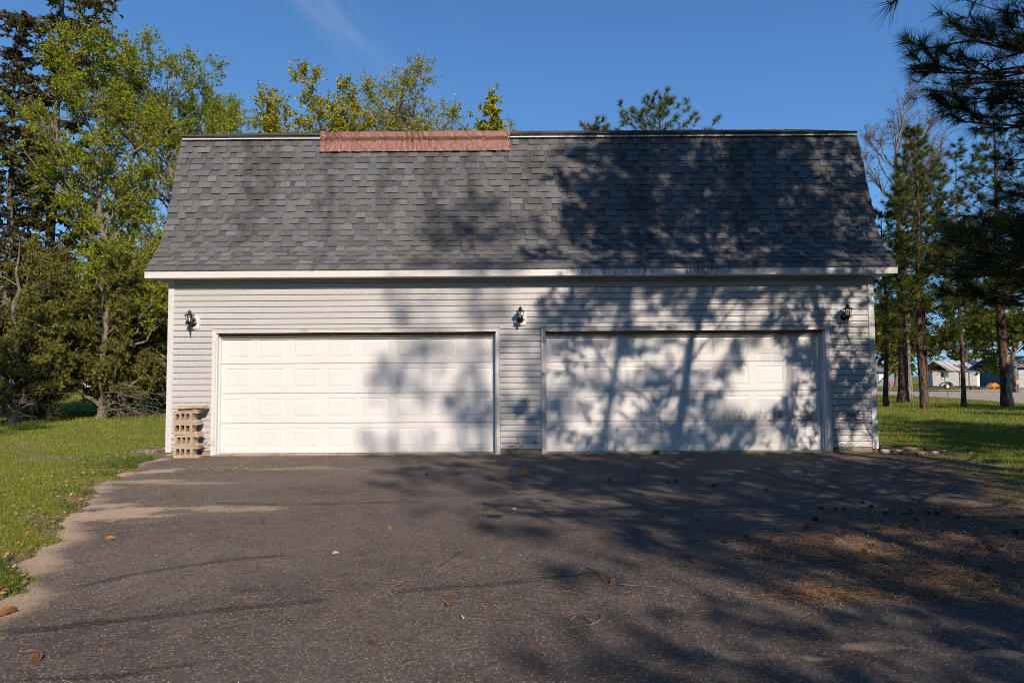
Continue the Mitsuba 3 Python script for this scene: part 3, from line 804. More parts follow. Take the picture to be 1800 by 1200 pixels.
def broad_tree(seed, base, height, r, crown, n_limb=16, n_br=9, n_tw=7, n_leaf=16, leaf=(0.055, 0.09), wid=0.6, cols=((0.1, 0.14, 0.02),), stems=1, lean=(0, 0), droop=0.0, tw_len=0.45, bend=0.35,
               low=0.0, bare=False, twig_r=0.004, clump=0.0):
    """crown: list of ellipsoids (cx, cy, cz, rx, ry, rz) relative to the base. Returns (wood mesh, (leaf v, f, colours))."""
    rng = np.random.default_rng(seed)
    base = np.asarray(base, float)
    wood = []
    n_l = n_limb * stems
    E_ = np.array(crown, float)
    vol = E_[:, 3] * E_[:, 4] * E_[:, 5]
    e = E_[rng.choice(len(E_), n_l, p=vol / vol.sum())]
    q = unit(rng.normal(size=(n_l, 3))) * (rng.uniform(0.25, 1.0, (n_l, 1)) ** 0.55)
    q[:, 2] = np.maximum(q[:, 2], -0.75)
    ends = e[:, :3] + q * e[:, 3:]
    zmax = height * 0.93
    trunks = []
    for s in range(stems):
        off = rng.normal(0, 0.25, 2) * (stems > 1)
        top = np.array([lean[0] + off[0] * 3, lean[1] + off[1] * 3, zmax])
        K = 12
        t = np.linspace(0, 1, K)[:, None]
        tr = np.c_[off[0], off[1], -0.15] * (1 - t) + top * t + np.c_[rng.normal(0, 1, (K, 2)) * 0.012 * height, np.zeros(K)] * np.sin(np.pi * t) ** 0.5
        trunks.append(tr)
    TR = np.array(trunks)
    rad = r * (1 - np.linspace(0, 1, 12)) ** 0.8 * 0.97 + r * 0.03
    rad[0] *= 1.35
    wood.append(tubes(TR + base, np.tile(rad, (stems, 1)), 9))
    si = rng.integers(stems, size=n_l)
    hd = np.linalg.norm(ends[:, :2] - TR[si, 6, :2], axis=1)
    za = np.clip(ends[:, 2] - 0.75 * hd - 0.15 * height * rng.random(n_l), max(low, 0.05 * height), zmax * 0.96)
    ta = np.clip((za + 0.15) / (zmax + 0.15), 0.02, 0.97)
    A, _ = along(TR, si, ta)
    ctrl = A * 0.5 + ends * 0.5
    ctrl[:, :2] += (ends[:, :2] - A[:, :2]) * bend * 0.5
    ctrl[:, 2] += -droop * hd * 0.0 + 0.0
    LM = bez(A, ctrl, ends, 8, rng, 0.018)
    lr = np.maximum(r * 0.32 * (1 - ta) ** 0.7 + 0.012, 0.012)
    wood.append(tubes(LM + base, lr[:, None] * np.linspace(1, 0.22, 8) ** 0.9, 6))
    # branches
    bi = np.repeat(np.arange(n_l), n_br)
    bt = rng.uniform(0.25, 1.0, len(bi)) ** 0.8
    B0, bd = along(LM, bi, bt)
    ll = np.linalg.norm(LM[:, -1] - LM[:, 0], axis=1)[bi]
    dirs = unit(bd * 0.9 + rng.normal(0, 0.75, (len(bi), 3)) + [0, 0, 0.25 - droop])
    bl = np.clip(ll * (1.15 - bt) * 0.55, 0.25, 2.2) * rng.uniform(0.6, 1.2, len(bi))
    B2 = B0 + dirs * bl[:, None]
    B1 = (B0 + B2) / 2 + unit(rng.normal(size=B0.shape)) * bl[:, None] * 0.1 + np.array([0, 0, 0.08]) * bl[:, None]
    BR = bez(B0, B1, B2, 5, rng, 0.03)
    br_r = np.maximum(lr[bi] * (1 - 0.75 * bt) * 0.45, twig_r * 1.4)
    wood.append(tubes(BR + base, br_r[:, None] * np.linspace(1, 0.35, 5), 4))
    # twigs
    ti = np.repeat(np.arange(len(bi)), n_tw)
    tt = rng.uniform(0.1, 1.0, len(ti))
    T0, td = along(BR, ti, tt)
    dirs = unit(td * 0.8 + rng.normal(0, 0.7, (len(ti), 3)) + [0, 0, 0.25 - droop * 2])
    tl = tw_len * rng.uniform(0.5, 1.3, len(ti))
    T2 = T0 + dirs * tl[:, None]
    TW = bez(T0, (T0 + T2) / 2 + rng.normal(0, 0.05, T0.shape) * tl[:, None], T2, 3, rng, 0.0)
    wood.append(tubes(TW + base, np.full((len(ti), 1), twig_r) * np.linspace(1, 0.5, 3), 3))
    wood = join(wood)
    if bare:
        return wood, None
    li = np.repeat(np.arange(len(ti)), n_leaf)
    if clump:
        keep = rng.random(len(ti)) > clump
        li = li[keep[li]]
    lt = rng.uniform(0.15, 1.0, len(li))
    Lp, ld = along(TW, li, lt)
    n = len(li)
    Lp = Lp + rng.normal(0, 0.02, (n, 3))
    d = unit(ld * 0.5 + rng.normal(0, 0.7, (n, 3)) + [0, 0, -0.15])
    nr = unit(rng.normal(0, 0.8, (n, 3)) + [0, 0, 0.8])
    length = rng.uniform(*leaf, n)
    col = palette(rng, n, cols)
    return wood, leaves(Lp + base, d, nr, length, length * wid, col)


def plant_tree(name, label, cat, group, built, barkm='bark_grey', crown_mat='leaf', to_world=None):
    key = thing(name, label, cat, group)
    wood, lf = built
    add(f'{key}__trunk', wood, barkm, smooth=True, to_world=to_world)
    if lf is not None:
        add(f'{key}__crown', (lf[0], lf[1]), crown_mat, color=lf[2], kind='stuff', to_world=to_world)
    return key


def same_tree(name, label, cat, group, first, to_world):
    key = thing(name, label, cat, group)
    for part in ('trunk', 'crown'):
        if f'{first}__{part}' in scene:
            scene[f'{key}__{part}'] = {**scene[f'{first}__{part}'], 'to_world': to_world}
            if part == 'crown':
                labels[f'{key}__{part}'] = {'kind': 'stuff'}
    return key


def needles(rng, pos, d, n, length, width, cols, spread=(15, 70), back=0.07, drop_=0.12):
    """Tufts of pine needles: n single triangles round each direction d."""
    N = len(pos)
    d = unit(d)
    ref = np.where(np.abs(d[:, 2:]) < 0.8, [0, 0, 1.0], [1.0, 0, 0])
    a = unit(np.cross(d, ref))
    b = np.cross(d, a)
    d_, a_, b_ = (np.repeat(q, n, 0) for q in (d, a, b))
    th = np.radians(rng.uniform(*spread, N * n))[:, None]
    ph = rng.uniform(0, 2 * np.pi, N * n)[:, None]
    nd = d_ * np.cos(th) + np.sin(th) * (a_ * np.cos(ph) + b_ * np.sin(ph))
    nd = unit(nd + [0, 0, -drop_])
    p = np.repeat(pos, n, 0) - d_ * (rng.random((N * n, 1)) * back)
    L = (length * rng.uniform(0.75, 1.1, N * n))[:, None]
    s = unit(np.cross(nd, rng.normal(size=(N * n, 3)))) * width * 0.5
    v = np.stack([p - s, p + s, p + nd * L], 1).reshape(-1, 3)
    f = np.arange(N * n * 3).reshape(-1, 3)
    tuft = np.repeat(palette(rng, N, cols, 0.15), n, 0) * (1 + rng.normal(0, 0.12, (N * n, 1)))
    return v, f, np.repeat(np.clip(tuft, 0.004, 0.5), 3, 0)


PINE_COLS = ((0.030, 0.052, 0.016), (0.042, 0.062, 0.018), (0.024, 0.044, 0.016), (0.055, 0.070, 0.020))


def pine(seed, base, height, r, z_low, reach, whorl=0.55, per=5, tw=9, sub=2, n_needle=26, nlen=0.13, nwid=0.004, shape=None, lean=(0.0, 0.0), rise=0.12, tip_up=0.25, cols=PINE_COLS, dead=0, dense=1.0,
         skip=0.0, keep=None, sides=8, mids=2, coarse=None, extra=()):
    """Returns trunk mesh, list of (branch mesh, needle v f c) per limb, dead-branch mesh."""
    rng = np.random.default_rng(seed)
    base = np.asarray(base, float)
    K = 14
    t = np.linspace(0, 1, K)[:, None]
    tr = np.c_[lean[0] * t ** 1.3 + 0.06 * np.sin(t * 7 + seed), lean[1] * t ** 1.3 + 0.05 * np.sin(t * 6 + 2 * seed), t * height - 0.1]
    rad = r * (1 - t[:, 0] * 0.93) ** 0.85
    rad[0] *= 1.3
    trunk = tubes((tr + base)[None], rad[None], sides)
    zs = np.arange(z_low, height - 0.15, whorl)
    limbs = []
    for z in list(zs) + list(extra):
        f = max(z - z_low, 0) / (height - z_low)
        L0 = reach * (shape(f) if shape else (1 - f) ** 0.75)
        for k in range(per):
            if rng.random() < skip:
                continue
            az = 2 * np.pi * (k + rng.uniform(-0.35, 0.35)) / per + z * 2.4
            L = max(L0 * rng.uniform(0.65, 1.1), 0.25)
            zz = z + rng.uniform(-0.2, 0.2) * whorl
            if z in extra and (math.cos(az) > 0.15 or math.sin(az) < -0.45):
                continue
            i = np.clip((zz + 0.1) / height, 0, 0.99)
            A = np.array([np.interp(i, t[:, 0], tr[:, 0]), np.interp(i, t[:, 0], tr[:, 1]), zz])
            d = np.array([math.cos(az), math.sin(az), rise + 0.45 * f])
            d /= np.linalg.norm(d)
            C = A + d * L * 0.55 + [0, 0, -0.04 * L]
            E_ = A + d * L + [0, 0, tip_up * 0.3 * L - 0.05 * L]
            if keep is not None and not keep(A + base, E_ + base):
                continue
            limbs.append((A, C, E_, L, f))
    out = []
    for A, C, E_, L, f in limbs:
        LM = bez(A[None], C[None], E_[None], 8, rng, 0.012)
        lr = 0.0065 * L + 0.004
        meshes = [tubes(LM + base, lr * np.linspace(1, 0.25, 8)[None], 6)]
        ntw = max(int(tw * min(L / reach * 1.25, 1.2) * dense), 3)
        tt = np.linspace(0.28, 0.97, ntw) + rng.uniform(-0.04, 0.04, ntw)
        T0, td = along(LM, np.zeros(ntw, int), tt)
        side = unit(np.cross(td, [0, 0, 1.0])) * np.where(np.arange(ntw) % 2, 1, -1)[:, None]
        dr_ = unit(td * 0.75 + side * rng.uniform(0.5, 1.0, (ntw, 1)) + np.c_[np.zeros((ntw, 2)), rng.uniform(-0.1, 0.35, ntw)])
        tl = np.clip((1.05 - tt) * L * 0.62, 0.22, 1.3) * rng.uniform(0.7, 1.15, ntw)
        T2 = T0 + dr_ * tl[:, None] + [0, 0, 0.06]
        TW = bez(T0, (T0 + T2) / 2 - [0, 0, 0.03], T2, 5, rng, 0.02)
        meshes.append(tubes(TW + base, np.full((ntw, 1), max(0.004, lr * 0.35)) * np.linspace(1, 0.5, 5), 4))
        pos, dirs = [LM[:, -1]], [unit(LM[:, -1] - LM[:, -2])]
        pos.append(TW[:, -1]); dirs.append(unit(TW[:, -1] - TW[:, -2]))
        if sub:
            si = np.repeat(np.arange(ntw), sub)
            st = rng.uniform(0.3, 0.95, len(si))
            S0, sd = along(TW, si, st)
            sdir = unit(sd * 0.8 + rng.normal(0, 0.6, (len(si), 3)) + [0, 0, 0.2])
            sl = np.clip(tl[si] * 0.45, 0.10, 0.45) * rng.uniform(0.6, 1.1, len(si))
            S2 = S0 + sdir * sl[:, None]
            meshes.append(tubes(bez(S0, (S0 + S2) / 2, S2, 3, rng) + base, np.full((len(si), 1), 0.004) * np.linspace(1, 0.7, 3), 3))
            pos.append(S2); dirs.append(sdir)
        mi_ = np.repeat(np.arange(ntw), mids)
        mid, md = along(TW, mi_, rng.uniform(0.35, 0.92, len(mi_)))
        pos.append(mid); dirs.append(md)
        pos, dirs = np.vstack(pos), np.vstack(dirs)
        if coarse and f > coarse[0]:
            out.append((join(meshes), needles(rng, pos + base, dirs, coarse[1], coarse[2], coarse[3], cols)))
        else:
            out.append((join(meshes), needles(rng, pos + base, dirs, n_needle, nlen, nwid, cols)))
    deadm = None
    if dead:
        z = rng.uniform(0.25, 1.0, dead) * z_low * 1.15 + 0.3
        az = rng.uniform(0, 2 * np.pi, dead)
        i = np.clip(z / height, 0, 0.99)
        A = np.c_[np.interp(i, t[:, 0], tr[:, 0]), np.interp(i, t[:, 0], tr[:, 1]), z]
        L = rng.uniform(0.25, 1.0, dead) * reach * 0.6
        d = np.c_[np.cos(az), np.sin(az), rng.uniform(-0.25, 0.15, dead)]
        P = bez(A, A + d * L[:, None] * 0.5 + [0, 0, 0.05], A + d * L[:, None], 6, rng, 0.03)
        ti = np.repeat(np.arange(dead), 4)
        T0, td = along(P, ti, rng.uniform(0.3, 0.95, len(ti)))
        T2 = T0 + unit(td + rng.normal(0, 0.7, T0.shape)) * (L[ti] * 0.35)[:, None]
        deadm = join([tubes(P + base, np.linspace(1, 0.3, 6)[None] * np.full((dead, 1), 0.013), 4), tubes(bez(T0, (T0 + T2) / 2, T2, 3, rng, 0.05) + base, np.full((len(ti), 3), 0.005), 3)])
    return trunk, out, deadm


def joinc(parts):
    v, f = join([(p[0], p[1]) for p in parts])
    return v, f, np.vstack([p[2] for p in parts])


def plant_pine(label, group, built, each=False, name='pine_tree'):
    key = thing(name, label, 'tree', group)
    trunk, limbs, deadm = built
    add(f'{key}__trunk', trunk, 'bark_pine', smooth=True)
    if each:
        for m_, nd in limbs:
            b = add(f'{key}__branch', m_, 'bark_pine', smooth=True)
            add(f'{b}__needles', (nd[0], nd[1]), 'leaf', color=nd[2], kind='stuff')
    else:
        add(f'{key}__branches', join([m_ for m_, _ in limbs] + ([deadm] if deadm is not None else [])), 'bark_pine', smooth=True, kind='stuff')
        nd = joinc([n_ for _, n_ in limbs])
        add(f'{key}__crown', (nd[0], nd[1]), 'leaf', color=nd[2], kind='stuff')
    return key


def spruce(seed, base, height, r, reach, z_low=1.0, lean=(0, 0), cols=((0.05, 0.045, 0.018),), gap=0.25, whorl=0.34, per=5, top=None, shape=None, spray=(0.11, 0.20), nspray=12, hang=0.35):
    rng = np.random.default_rng(seed)
    base = np.asarray(base, float)
    K = 12
    t = np.linspace(0, 1, K)[:, None]
    tr = np.c_[lean[0] * t, lean[1] * t, t * height - 0.1] + np.c_[rng.normal(0, 0.05, (K, 2)), np.zeros(K)]
    wood = [tubes((tr + base)[None], (r * (1 - 0.95 * t[:, 0]) ** 0.9)[None], 8)]
    A, E_, LL = [], [], []
    for z in np.arange(z_low, height - 0.1, whorl):
        f = (z - z_low) / (height - z_low)
        for k in range(per):
            if rng.random() < gap:
                continue
            az = rng.uniform(0, 2 * np.pi)
            L = max(reach * (shape(f) if shape else (1 - f) ** 0.8) * rng.uniform(0.45, 1.15), 0.25)
            a = np.array([np.interp(z / height, t[:, 0], tr[:, 0]), np.interp(z / height, t[:, 0], tr[:, 1]), z])
            A.append(a)
            E_.append(a + [math.cos(az) * L, math.sin(az) * L, L * rng.uniform(-0.25, 0.25)])
            LL.append(L)
    A, E_, LL = np.array(A), np.array(E_), np.array(LL)
    LM = bez(A, (A + E_) / 2 - np.c_[np.zeros((len(A), 2)), 0.12 * LL], E_, 7, rng, 0.02)
    wood.append(tubes(LM + base, (0.008 + 0.009 * LL)[:, None] * np.linspace(1, 0.3, 7), 5))
    n_tw = np.maximum((LL * 11).astype(int), 5)
    ti = np.repeat(np.arange(len(A)), n_tw)
    T0, td = along(LM, ti, rng.uniform(0.12, 1.0, len(ti)))
    side = unit(np.cross(td, [0, 0, 1.0])) * rng.choice([-1, 1], len(ti))[:, None]
    tl = rng.uniform(0.15, 0.45, len(ti)) * np.clip(LL[ti], 0.5, 1.2)
    T2 = T0 + unit(td * 0.8 + side * rng.uniform(0, 0.9, (len(ti), 1)) + np.c_[np.zeros((len(ti), 2)), rng.uniform(-1.0, 0.15, len(ti)) * hang * 2]) * tl[:, None]
    TW = bez(T0, (T0 + T2) / 2 + [0, 0, 0.02], T2, 3, rng, 0.0)
    wood.append(tubes(TW + base, np.full((len(ti), 3), 0.005), 3))
    li = np.repeat(np.arange(len(ti)), nspray)
    Lp, ld = along(TW, li, rng.uniform(0, 1, len(li)))
    n = len(li)
    d = unit(ld + rng.normal(0, 0.6, (n, 3)))
    L = rng.uniform(*spray, n)
    col = np.repeat(palette(rng, len(ti), cols, 0.22), nspray, 0)
    return join(wood), leaves(Lp + base, d, rng.normal(size=(n, 3)), L, L * 0.40, col)


# ------------------------------------------------------------------ trees on the left
SPR_COLS = ((0.105, 0.088, 0.030), (0.080, 0.080, 0.028), (0.140, 0.105, 0.045), (0.060, 0.068, 0.024))
YOUNG = ((0.29, 0.325, 0.022), (0.24, 0.285, 0.022), (0.34, 0.35, 0.03), (0.17, 0.22, 0.02))
gz = lambda x, y: float(ground_z(x, y))
plant_tree('spruce_tree', 'tall ragged brown-green spruce at the left edge reaching out of the picture', 'tree', None,
           spruce(1, (-17.9, 13.6, gz(-17.9, 13.6)), 17.5, 0.24, 3.9, 1.5, lean=(0.35, 0.2), cols=SPR_COLS, gap=0.12, shape=lambda f: 0.42 + 0.75 * (1 - f) * (0.6 + 0.4 * math.sin(9 * f + 1))), 'bark_grey')
plant_tree('spruce_tree', 'thin crooked second spruce leaning left beside the tall ragged spruce', 'tree', None,
           spruce(2, (-18.8, 13.0, gz(-18.8, 13)), 15.3, 0.19, 2.5, 2.0, lean=(-0.2, 0.3), cols=SPR_COLS, gap=0.18), 'bark_grey')
plant_tree('deciduous_tree', 'young-leaved bright green tree with pale trunk behind the dark cedars', 'tree', None,
           broad_tree(3, (-14.7, 12.2, gz(-14.7, 12.2)), 14.2, 0.17, [(-0.5, 0, 10.4, 2.5, 2.2, 3.9), (0.6, 0.3, 5.6, 2.7, 2.4, 2.6)], 54, 9, 6, 20, leaf=(0.06, 0.11), cols=YOUNG, lean=(-0.5, 0), tw_len=0.65), 'bark_grey')
plant_tree('deciduous_tree', 'leafy green tree whose crown rises just left of the garage roof', 'tree', None,
           broad_tree(4, (-15.2, 17.5, gz(-15.2, 17.5)), 17.0, 0.20, [(-0.2, 0, 13.2, 3.1, 2.6, 4.1), (1.2, 0, 8.4, 3.1, 2.6, 4.0)], 54, 9, 6, 20, leaf=(0.065, 0.115), cols=YOUNG, tw_len=0.65), 'bark_grey')
plant_tree('deciduous_tree', 'farther green tree sloping down to the left end of the ridge', 'tree', None,
           broad_tree(5, (-15.8, 22.5, gz(-15.8, 22.5)), 15.6, 0.20, [(0.0, 0, 13.4, 2.8, 2.8, 3.4), (2.0, 0, 11.6, 2.6, 2.6, 3.6), (0.8, 0, 7.0, 3.0, 2.6, 3.4)], 54, 9, 6, 20, leaf=(0.07, 0.12), cols=YOUNG, tw_len=0.65), 'bark_grey')
plant_tree('deciduous_tree', 'slim light green tree between the spruce and the pale-trunked tree', 'tree', None,
           broad_tree(6, (-17.0, 18.0, gz(-17, 18)), 16.0, 0.16, [(0, 0, 12.0, 2.1, 1.9, 4.2), (0.3, 0, 6, 2.2, 2, 2.4)], 38, 9, 6, 21, leaf=(0.065, 0.115), cols=YOUNG, tw_len=0.65), 'bark_grey')
plant_tree('deciduous_tree', 'low bright green tree between the cedars and the garage wall', 'tree', None,
           broad_tree(16, (-13.9, 16.2, gz(-13.9, 16.2)), 8.2, 0.12, [(0.2, 0, 5.6, 2.0, 1.8, 2.4), (0.6, 0, 3.6, 1.7, 1.6, 1.5)], 40, 9, 6, 20, leaf=(0.06, 0.11), cols=YOUNG, tw_len=0.6), 'bark_grey')
CEDAR = ((0.19, 0.205, 0.034), (0.14, 0.165, 0.030), (0.24, 0.23, 0.045), (0.10, 0.12, 0.026), (0.23, 0.19, 0.075))


def cedar(seed, x, y, h, w, r=0.12, stems=1, z0=0.0, n=34):
    h *= 1.12
    return broad_tree(seed, (x, y, gz(x, y)), h, r, [(0, 0, h * 0.52 + z0, w, w * 0.9, h * 0.46), (0, 0, h * 0.30 + z0, w * 1.15, w, h * 0.27)], n, 9, 7, 20, leaf=(0.07, 0.15), wid=0.36, cols=CEDAR, stems=stems,
                      tw_len=0.34, droop=0.08, low=0.35, bend=0.6)


for seed, x, y, h, w, r, lab in ((31, -15.9, 9.6, 5.6, 2.0, 0.13, 'dark olive cedar at the left edge of the lawn'), (32, -14.3, 11.6, 5.2, 2.0, 0.15, 'broad dark cedar with a crooked bare trunk beside the lawn'),
                                 (33, -12.9, 13.6, 5.4, 2.0, 0.14, 'cedar nearest the garage corner, its low branches bare'), (34, -17.6, 12.5, 6.6, 2.3, 0.15, 'tall cedar in shade under the spruces'),
                                 (35, -16.2, 15.8, 6.8, 2.3, 0.15, 'cedar half hidden behind the row of cedars')):
    plant_tree('cedar_tree', lab, 'tree', None, cedar(seed, x, y, h, w, r, z0=0.35), 'bark_grey')
# dead lower limbs and suckers under the cedars
rng = np.random.default_rng(77)
for k, (x, y, n, lab) in enumerate(((-13.9, 11.2, 16, 'tangle of bare dead cedar branches sprawling towards the garage'), (-15.6, 9.2, 14, 'bare twiggy dead branches at the foot of the leftmost cedar'), (-12.6, 12.9, 10, 'pale dead boughs lying under the cedar nearest the garage'))):
    A = np.c_[x + rng.normal(0, 0.12, n), y + rng.normal(0, 0.12, n), gz(x, y) + rng.uniform(0.1, 1.1, n)]
    az = rng.uniform(-1.1, 0.5, n) + (0.0 if k != 1 else -0.6)
    L = rng.uniform(0.8, 2.3, n)
    E_ = A + np.c_[np.cos(az) * L, np.sin(az) * L * 0.7, rng.uniform(-0.7, 0.1, n) * 0.9]
    E_[:, 2] = np.maximum(E_[:, 2], gz(x, y) + 0.05)
    P = bez(A, (A + E_) / 2 + [0, 0, 0.2], E_, 7, rng, 0.03)
    ti = np.repeat(np.arange(n), 9)
    T0, td = along(P, ti, rng.uniform(0.2, 1, len(ti)))
    T2 = T0 + unit(td + rng.normal(0, 0.8, T0.shape) - [0, 0, 0.3]) * rng.uniform(0.2, 0.7, (len(ti), 1))
    T2[:, 2] = np.maximum(T2[:, 2], gz(x, y) + 0.02)
    tw = bez(T0, (T0 + T2) / 2, T2, 4, rng, 0.05)
    key = thing('dead_branches', lab, 'branches')
    add(key, join([tubes(P, np.linspace(0.015, 0.005, 7)[None] * np.ones((n, 1)), 5), tubes(tw, np.full((len(ti), 4), 0.005), 3)]), 'bark_grey', smooth=True, kind='stuff')

# ------------------------------------------------------------------ trees behind the garage
GOLD = ((0.42, 0.37, 0.025), (0.34, 0.33, 0.025), (0.22, 0.25, 0.025), (0.50, 0.41, 0.03))
BUD = ((0.38, 0.36, 0.06), (0.29, 0.31, 0.05), (0.42, 0.36, 0.09), (0.22, 0.25, 0.05))
plant_tree('flowering_maple', 'maple with clumps of yellow spring blossom rising behind the roof', 'tree', None,
           broad_tree(7, (-9.4, 20.5, gz(-9.4, 20.5)), 16.0, 0.2, [(-0.1, 0, 13.2, 3.7, 2.6, 3.4), (-1.2, 0, 12.0, 2.6, 2, 2.0)], 60, 8, 5, 14, leaf=(0.08, 0.14), wid=0.8, cols=GOLD, tw_len=0.55, clump=0.15), 'bark_grey')
plant_tree('budding_tree', 'wide fine-twigged tree with tiny olive buds behind the ridge', 'tree', None,
           broad_tree(8, (-5.7, 22.5, gz(-5.7, 22.5)), 16.6, 0.22, [(0.1, 0, 12.6, 5.0, 3.4, 4.6)], 44, 11, 7, 15, leaf=(0.08, 0.14), cols=BUD, tw_len=0.8, stems=2, twig_r=0.006), 'bark_grey')
plant_tree('flowering_maple', 'small yellow-blossomed maple top right of the budding tree', 'tree', None,
           broad_tree(9, (-1.15, 20.5, gz(-1.15, 20.5)), 15.4, 0.12, [(0, 0, 13.6, 0.85, 0.75, 1.8)], 16, 7, 4, 12, leaf=(0.10, 0.18), wid=0.8, cols=GOLD, tw_len=0.3, clump=0.3), 'bark_grey')
plant_tree('sapling', 'bare thin sapling tip showing over the ridge', 'tree', None,
           broad_tree(10, (0.05, 20.5, gz(0, 20.5)), 14.4, 0.08, [(0, 0, 13.4, 0.5, 0.5, 0.9)], 8, 4, 3, 3, leaf=(0.08, 0.12), cols=BUD, tw_len=0.3), 'bark_grey')
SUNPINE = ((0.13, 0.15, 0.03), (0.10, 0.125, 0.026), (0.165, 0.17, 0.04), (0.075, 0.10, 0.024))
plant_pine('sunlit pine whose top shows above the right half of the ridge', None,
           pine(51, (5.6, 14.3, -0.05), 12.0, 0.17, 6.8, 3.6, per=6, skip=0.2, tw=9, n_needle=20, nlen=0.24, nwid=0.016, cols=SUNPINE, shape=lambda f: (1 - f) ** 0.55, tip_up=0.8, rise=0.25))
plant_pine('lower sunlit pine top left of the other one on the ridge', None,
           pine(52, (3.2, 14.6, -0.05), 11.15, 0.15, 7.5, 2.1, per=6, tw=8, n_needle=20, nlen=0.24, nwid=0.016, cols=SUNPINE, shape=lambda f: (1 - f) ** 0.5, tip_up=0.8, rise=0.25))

# ------------------------------------------------------------------ trees on the right
plant_tree('bare_tree', 'leafless tree with reddish twigs against the sky right of the roof', 'tree', None,
           broad_tree(12, (25.1, 32.2, gz(25, 32)), 20.6, 0.30, [(0.2, 0, 16.6, 3.6, 3.2, 4.4)], 18, 11, 8, 0, bare=True, tw_len=0.6, stems=2, twig_r=0.011), 'bark_grey')
DARKPINE = ((0.060, 0.085, 0.020), (0.080, 0.10, 0.022), (0.045, 0.068, 0.018), (0.11, 0.12, 0.028))
plant_pine('bushy young pine lit by the sun beside the right roof edge', None,
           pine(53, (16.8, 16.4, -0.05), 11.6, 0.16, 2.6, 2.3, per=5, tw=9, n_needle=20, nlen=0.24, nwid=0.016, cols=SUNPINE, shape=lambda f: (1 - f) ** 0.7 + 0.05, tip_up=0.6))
row = ((16.27, 18.2, 8.6, 0.125, 4.4, 'slim dark pine first in the row right of the garage', 61), (19.63, 22.88, 10.6, 0.26, 5.0, 'thickest pine of the row, its root flare pale', 62), (17.47, 17.41, 10.8, 0.135, 4.6, 'third pine of the row with scaly mottled trunk', 63),
       (18.58, 16.66, 11.0, 0.095, 4.0, 'thin straight pine of the row beside the street sign', 64), (21.37, 18.1, 13.0, 0.25, 4.3, 'pine at the right end of the row behind the split trunk', 65))
for x, y, h, r, zl, lab, seed in row:
    if seed == 65:
        continue
    plant_pine(lab, None, pine(seed, (x, y, gz(x, y)), h, r, zl, 2.7, per=5, tw=8, n_needle=15, nlen=0.24, nwid=0.018, cols=DARKPINE, shape=lambda f: 0.85 * (1 - f) ** 0.6 + 0.1, dead=44, skip=0.42, lean=(0.1, 0.0)))
# the split pale trunk at the right end: a dead-barked side
K_ = thing('split_pine', 'pine with a split barkless pale trunk at the right end of the row', 'tree')
trk, limbs, deadm = pine(65, (21.4, 18.15, gz(21.4, 18.1)), 13.0, 0.21, 3.7, 3.0, per=5, tw=8, n_needle=15, nlen=0.24, nwid=0.018, cols=DARKPINE, shape=lambda f: 0.9 * (1 - f) ** 0.6 + 0.1, dead=30, skip=0.15)
add(f'{K_}__trunk', trk, 'bark_pine', smooth=True)
scene['pale_wood'] = pb(bark((0.16, 0.10, 0.06), (0.42, 0.34, 0.24), 1.3), 0.9, 0.1, bump=bark_bump, bscale=0.02, eps=0.01)
pv, pf = tubes([[(21.47, 17.98, -0.1), (21.45, 18.0, 0.6), (21.47, 18.03, 1.2), (21.56, 18.03, 1.62), (21.48, 18.03, 2.0), (21.42, 18.08, 2.5), (21.4, 18.1, 3.1)]], [[0.20, 0.16, 0.145, 0.17, 0.13, 0.12, 0.06]], 10)
pv = pv + (meshkit.noise(pv * [9, 9, 2.5], 4)[:, None] - 0.5) * [0.10, 0.10, 0.0]
add(f'{K_}__bare_wood', (pv, pf), 'pale_wood', smooth=True, label='pale split wood where the bark has come off')
add(f'{K_}__snag', tubes([[(21.55, 18.0, 1.45), (21.74, 17.95, 1.66), (21.80, 17.94, 1.74)]], [[0.10, 0.05, 0.012]], 8), 'pale_wood', smooth=True)
add(f'{K_}__branches', join([m_ for m_, _ in limbs] + [deadm]), 'bark_pine', smooth=True, kind='stuff')
nd = joinc([n_ for _, n_ in limbs])
add(f'{K_}__crown', (nd[0], nd[1]), 'leaf', color=nd[2], kind='stuff')

# far broadleaved trees: one of each of three kinds, then copies turned and scaled
FAR = [((0.15, 0.20, 0.022), (0.19, 0.235, 0.026), (0.11, 0.155, 0.020)), ((0.16, 0.17, 0.045), (0.21, 0.20, 0.07), (0.12, 0.135, 0.035)), ((0.085, 0.105, 0.028), (0.11, 0.12, 0.032), (0.135, 0.13, 0.05))]
kinds = []
far_labels = ['fresh green broadleaved tree', 'thinly leaved brownish green tree', 'dull dark green tree']
spots = [(0, 31.2, 48.0, 1.0), (1, 27.5, 45.0, 0.9), (0, 43.0, 47.0, 0.95), (2, 60.0, 96.0, 1.25), (1, 74.0, 100.0, 1.3), (0, 88.0, 98.0, 1.2), (2, 47.0, 98.0, 1.1), (1, 102.0, 104.0, 1.3), (0, 70.0, 74.0, 1.0), (2, 58.0, 118.0, 1.4), (0, 80.0, 122.0, 1.4),
         (1, 38.0, 84.0, 1.0), (2, 52.0, 110.0, 1.3),
         (2, -33.1, 45.4, 0.85), (1, -33.7, 48.8, 0.9), (2, -31.0, 52.2, 0.95), (2, -44.0, 66.0, 1.1), (0, -52.0, 70.0, 1.2), (2, -39.0, 78.0, 1.2), (1, -60.0, 74.0, 1.2), (2, -48.0, 84.0, 1.3), (0, -70.0, 80.0, 1.3), (2, -36.0, 96.0, 1.2), (2, -28.0, 92.0, 1.2), (0, -40.0, 40.0, 0.8), (2, -46.0, 44.0, 0.9), (1, -52.0, 52.0, 1.0)]
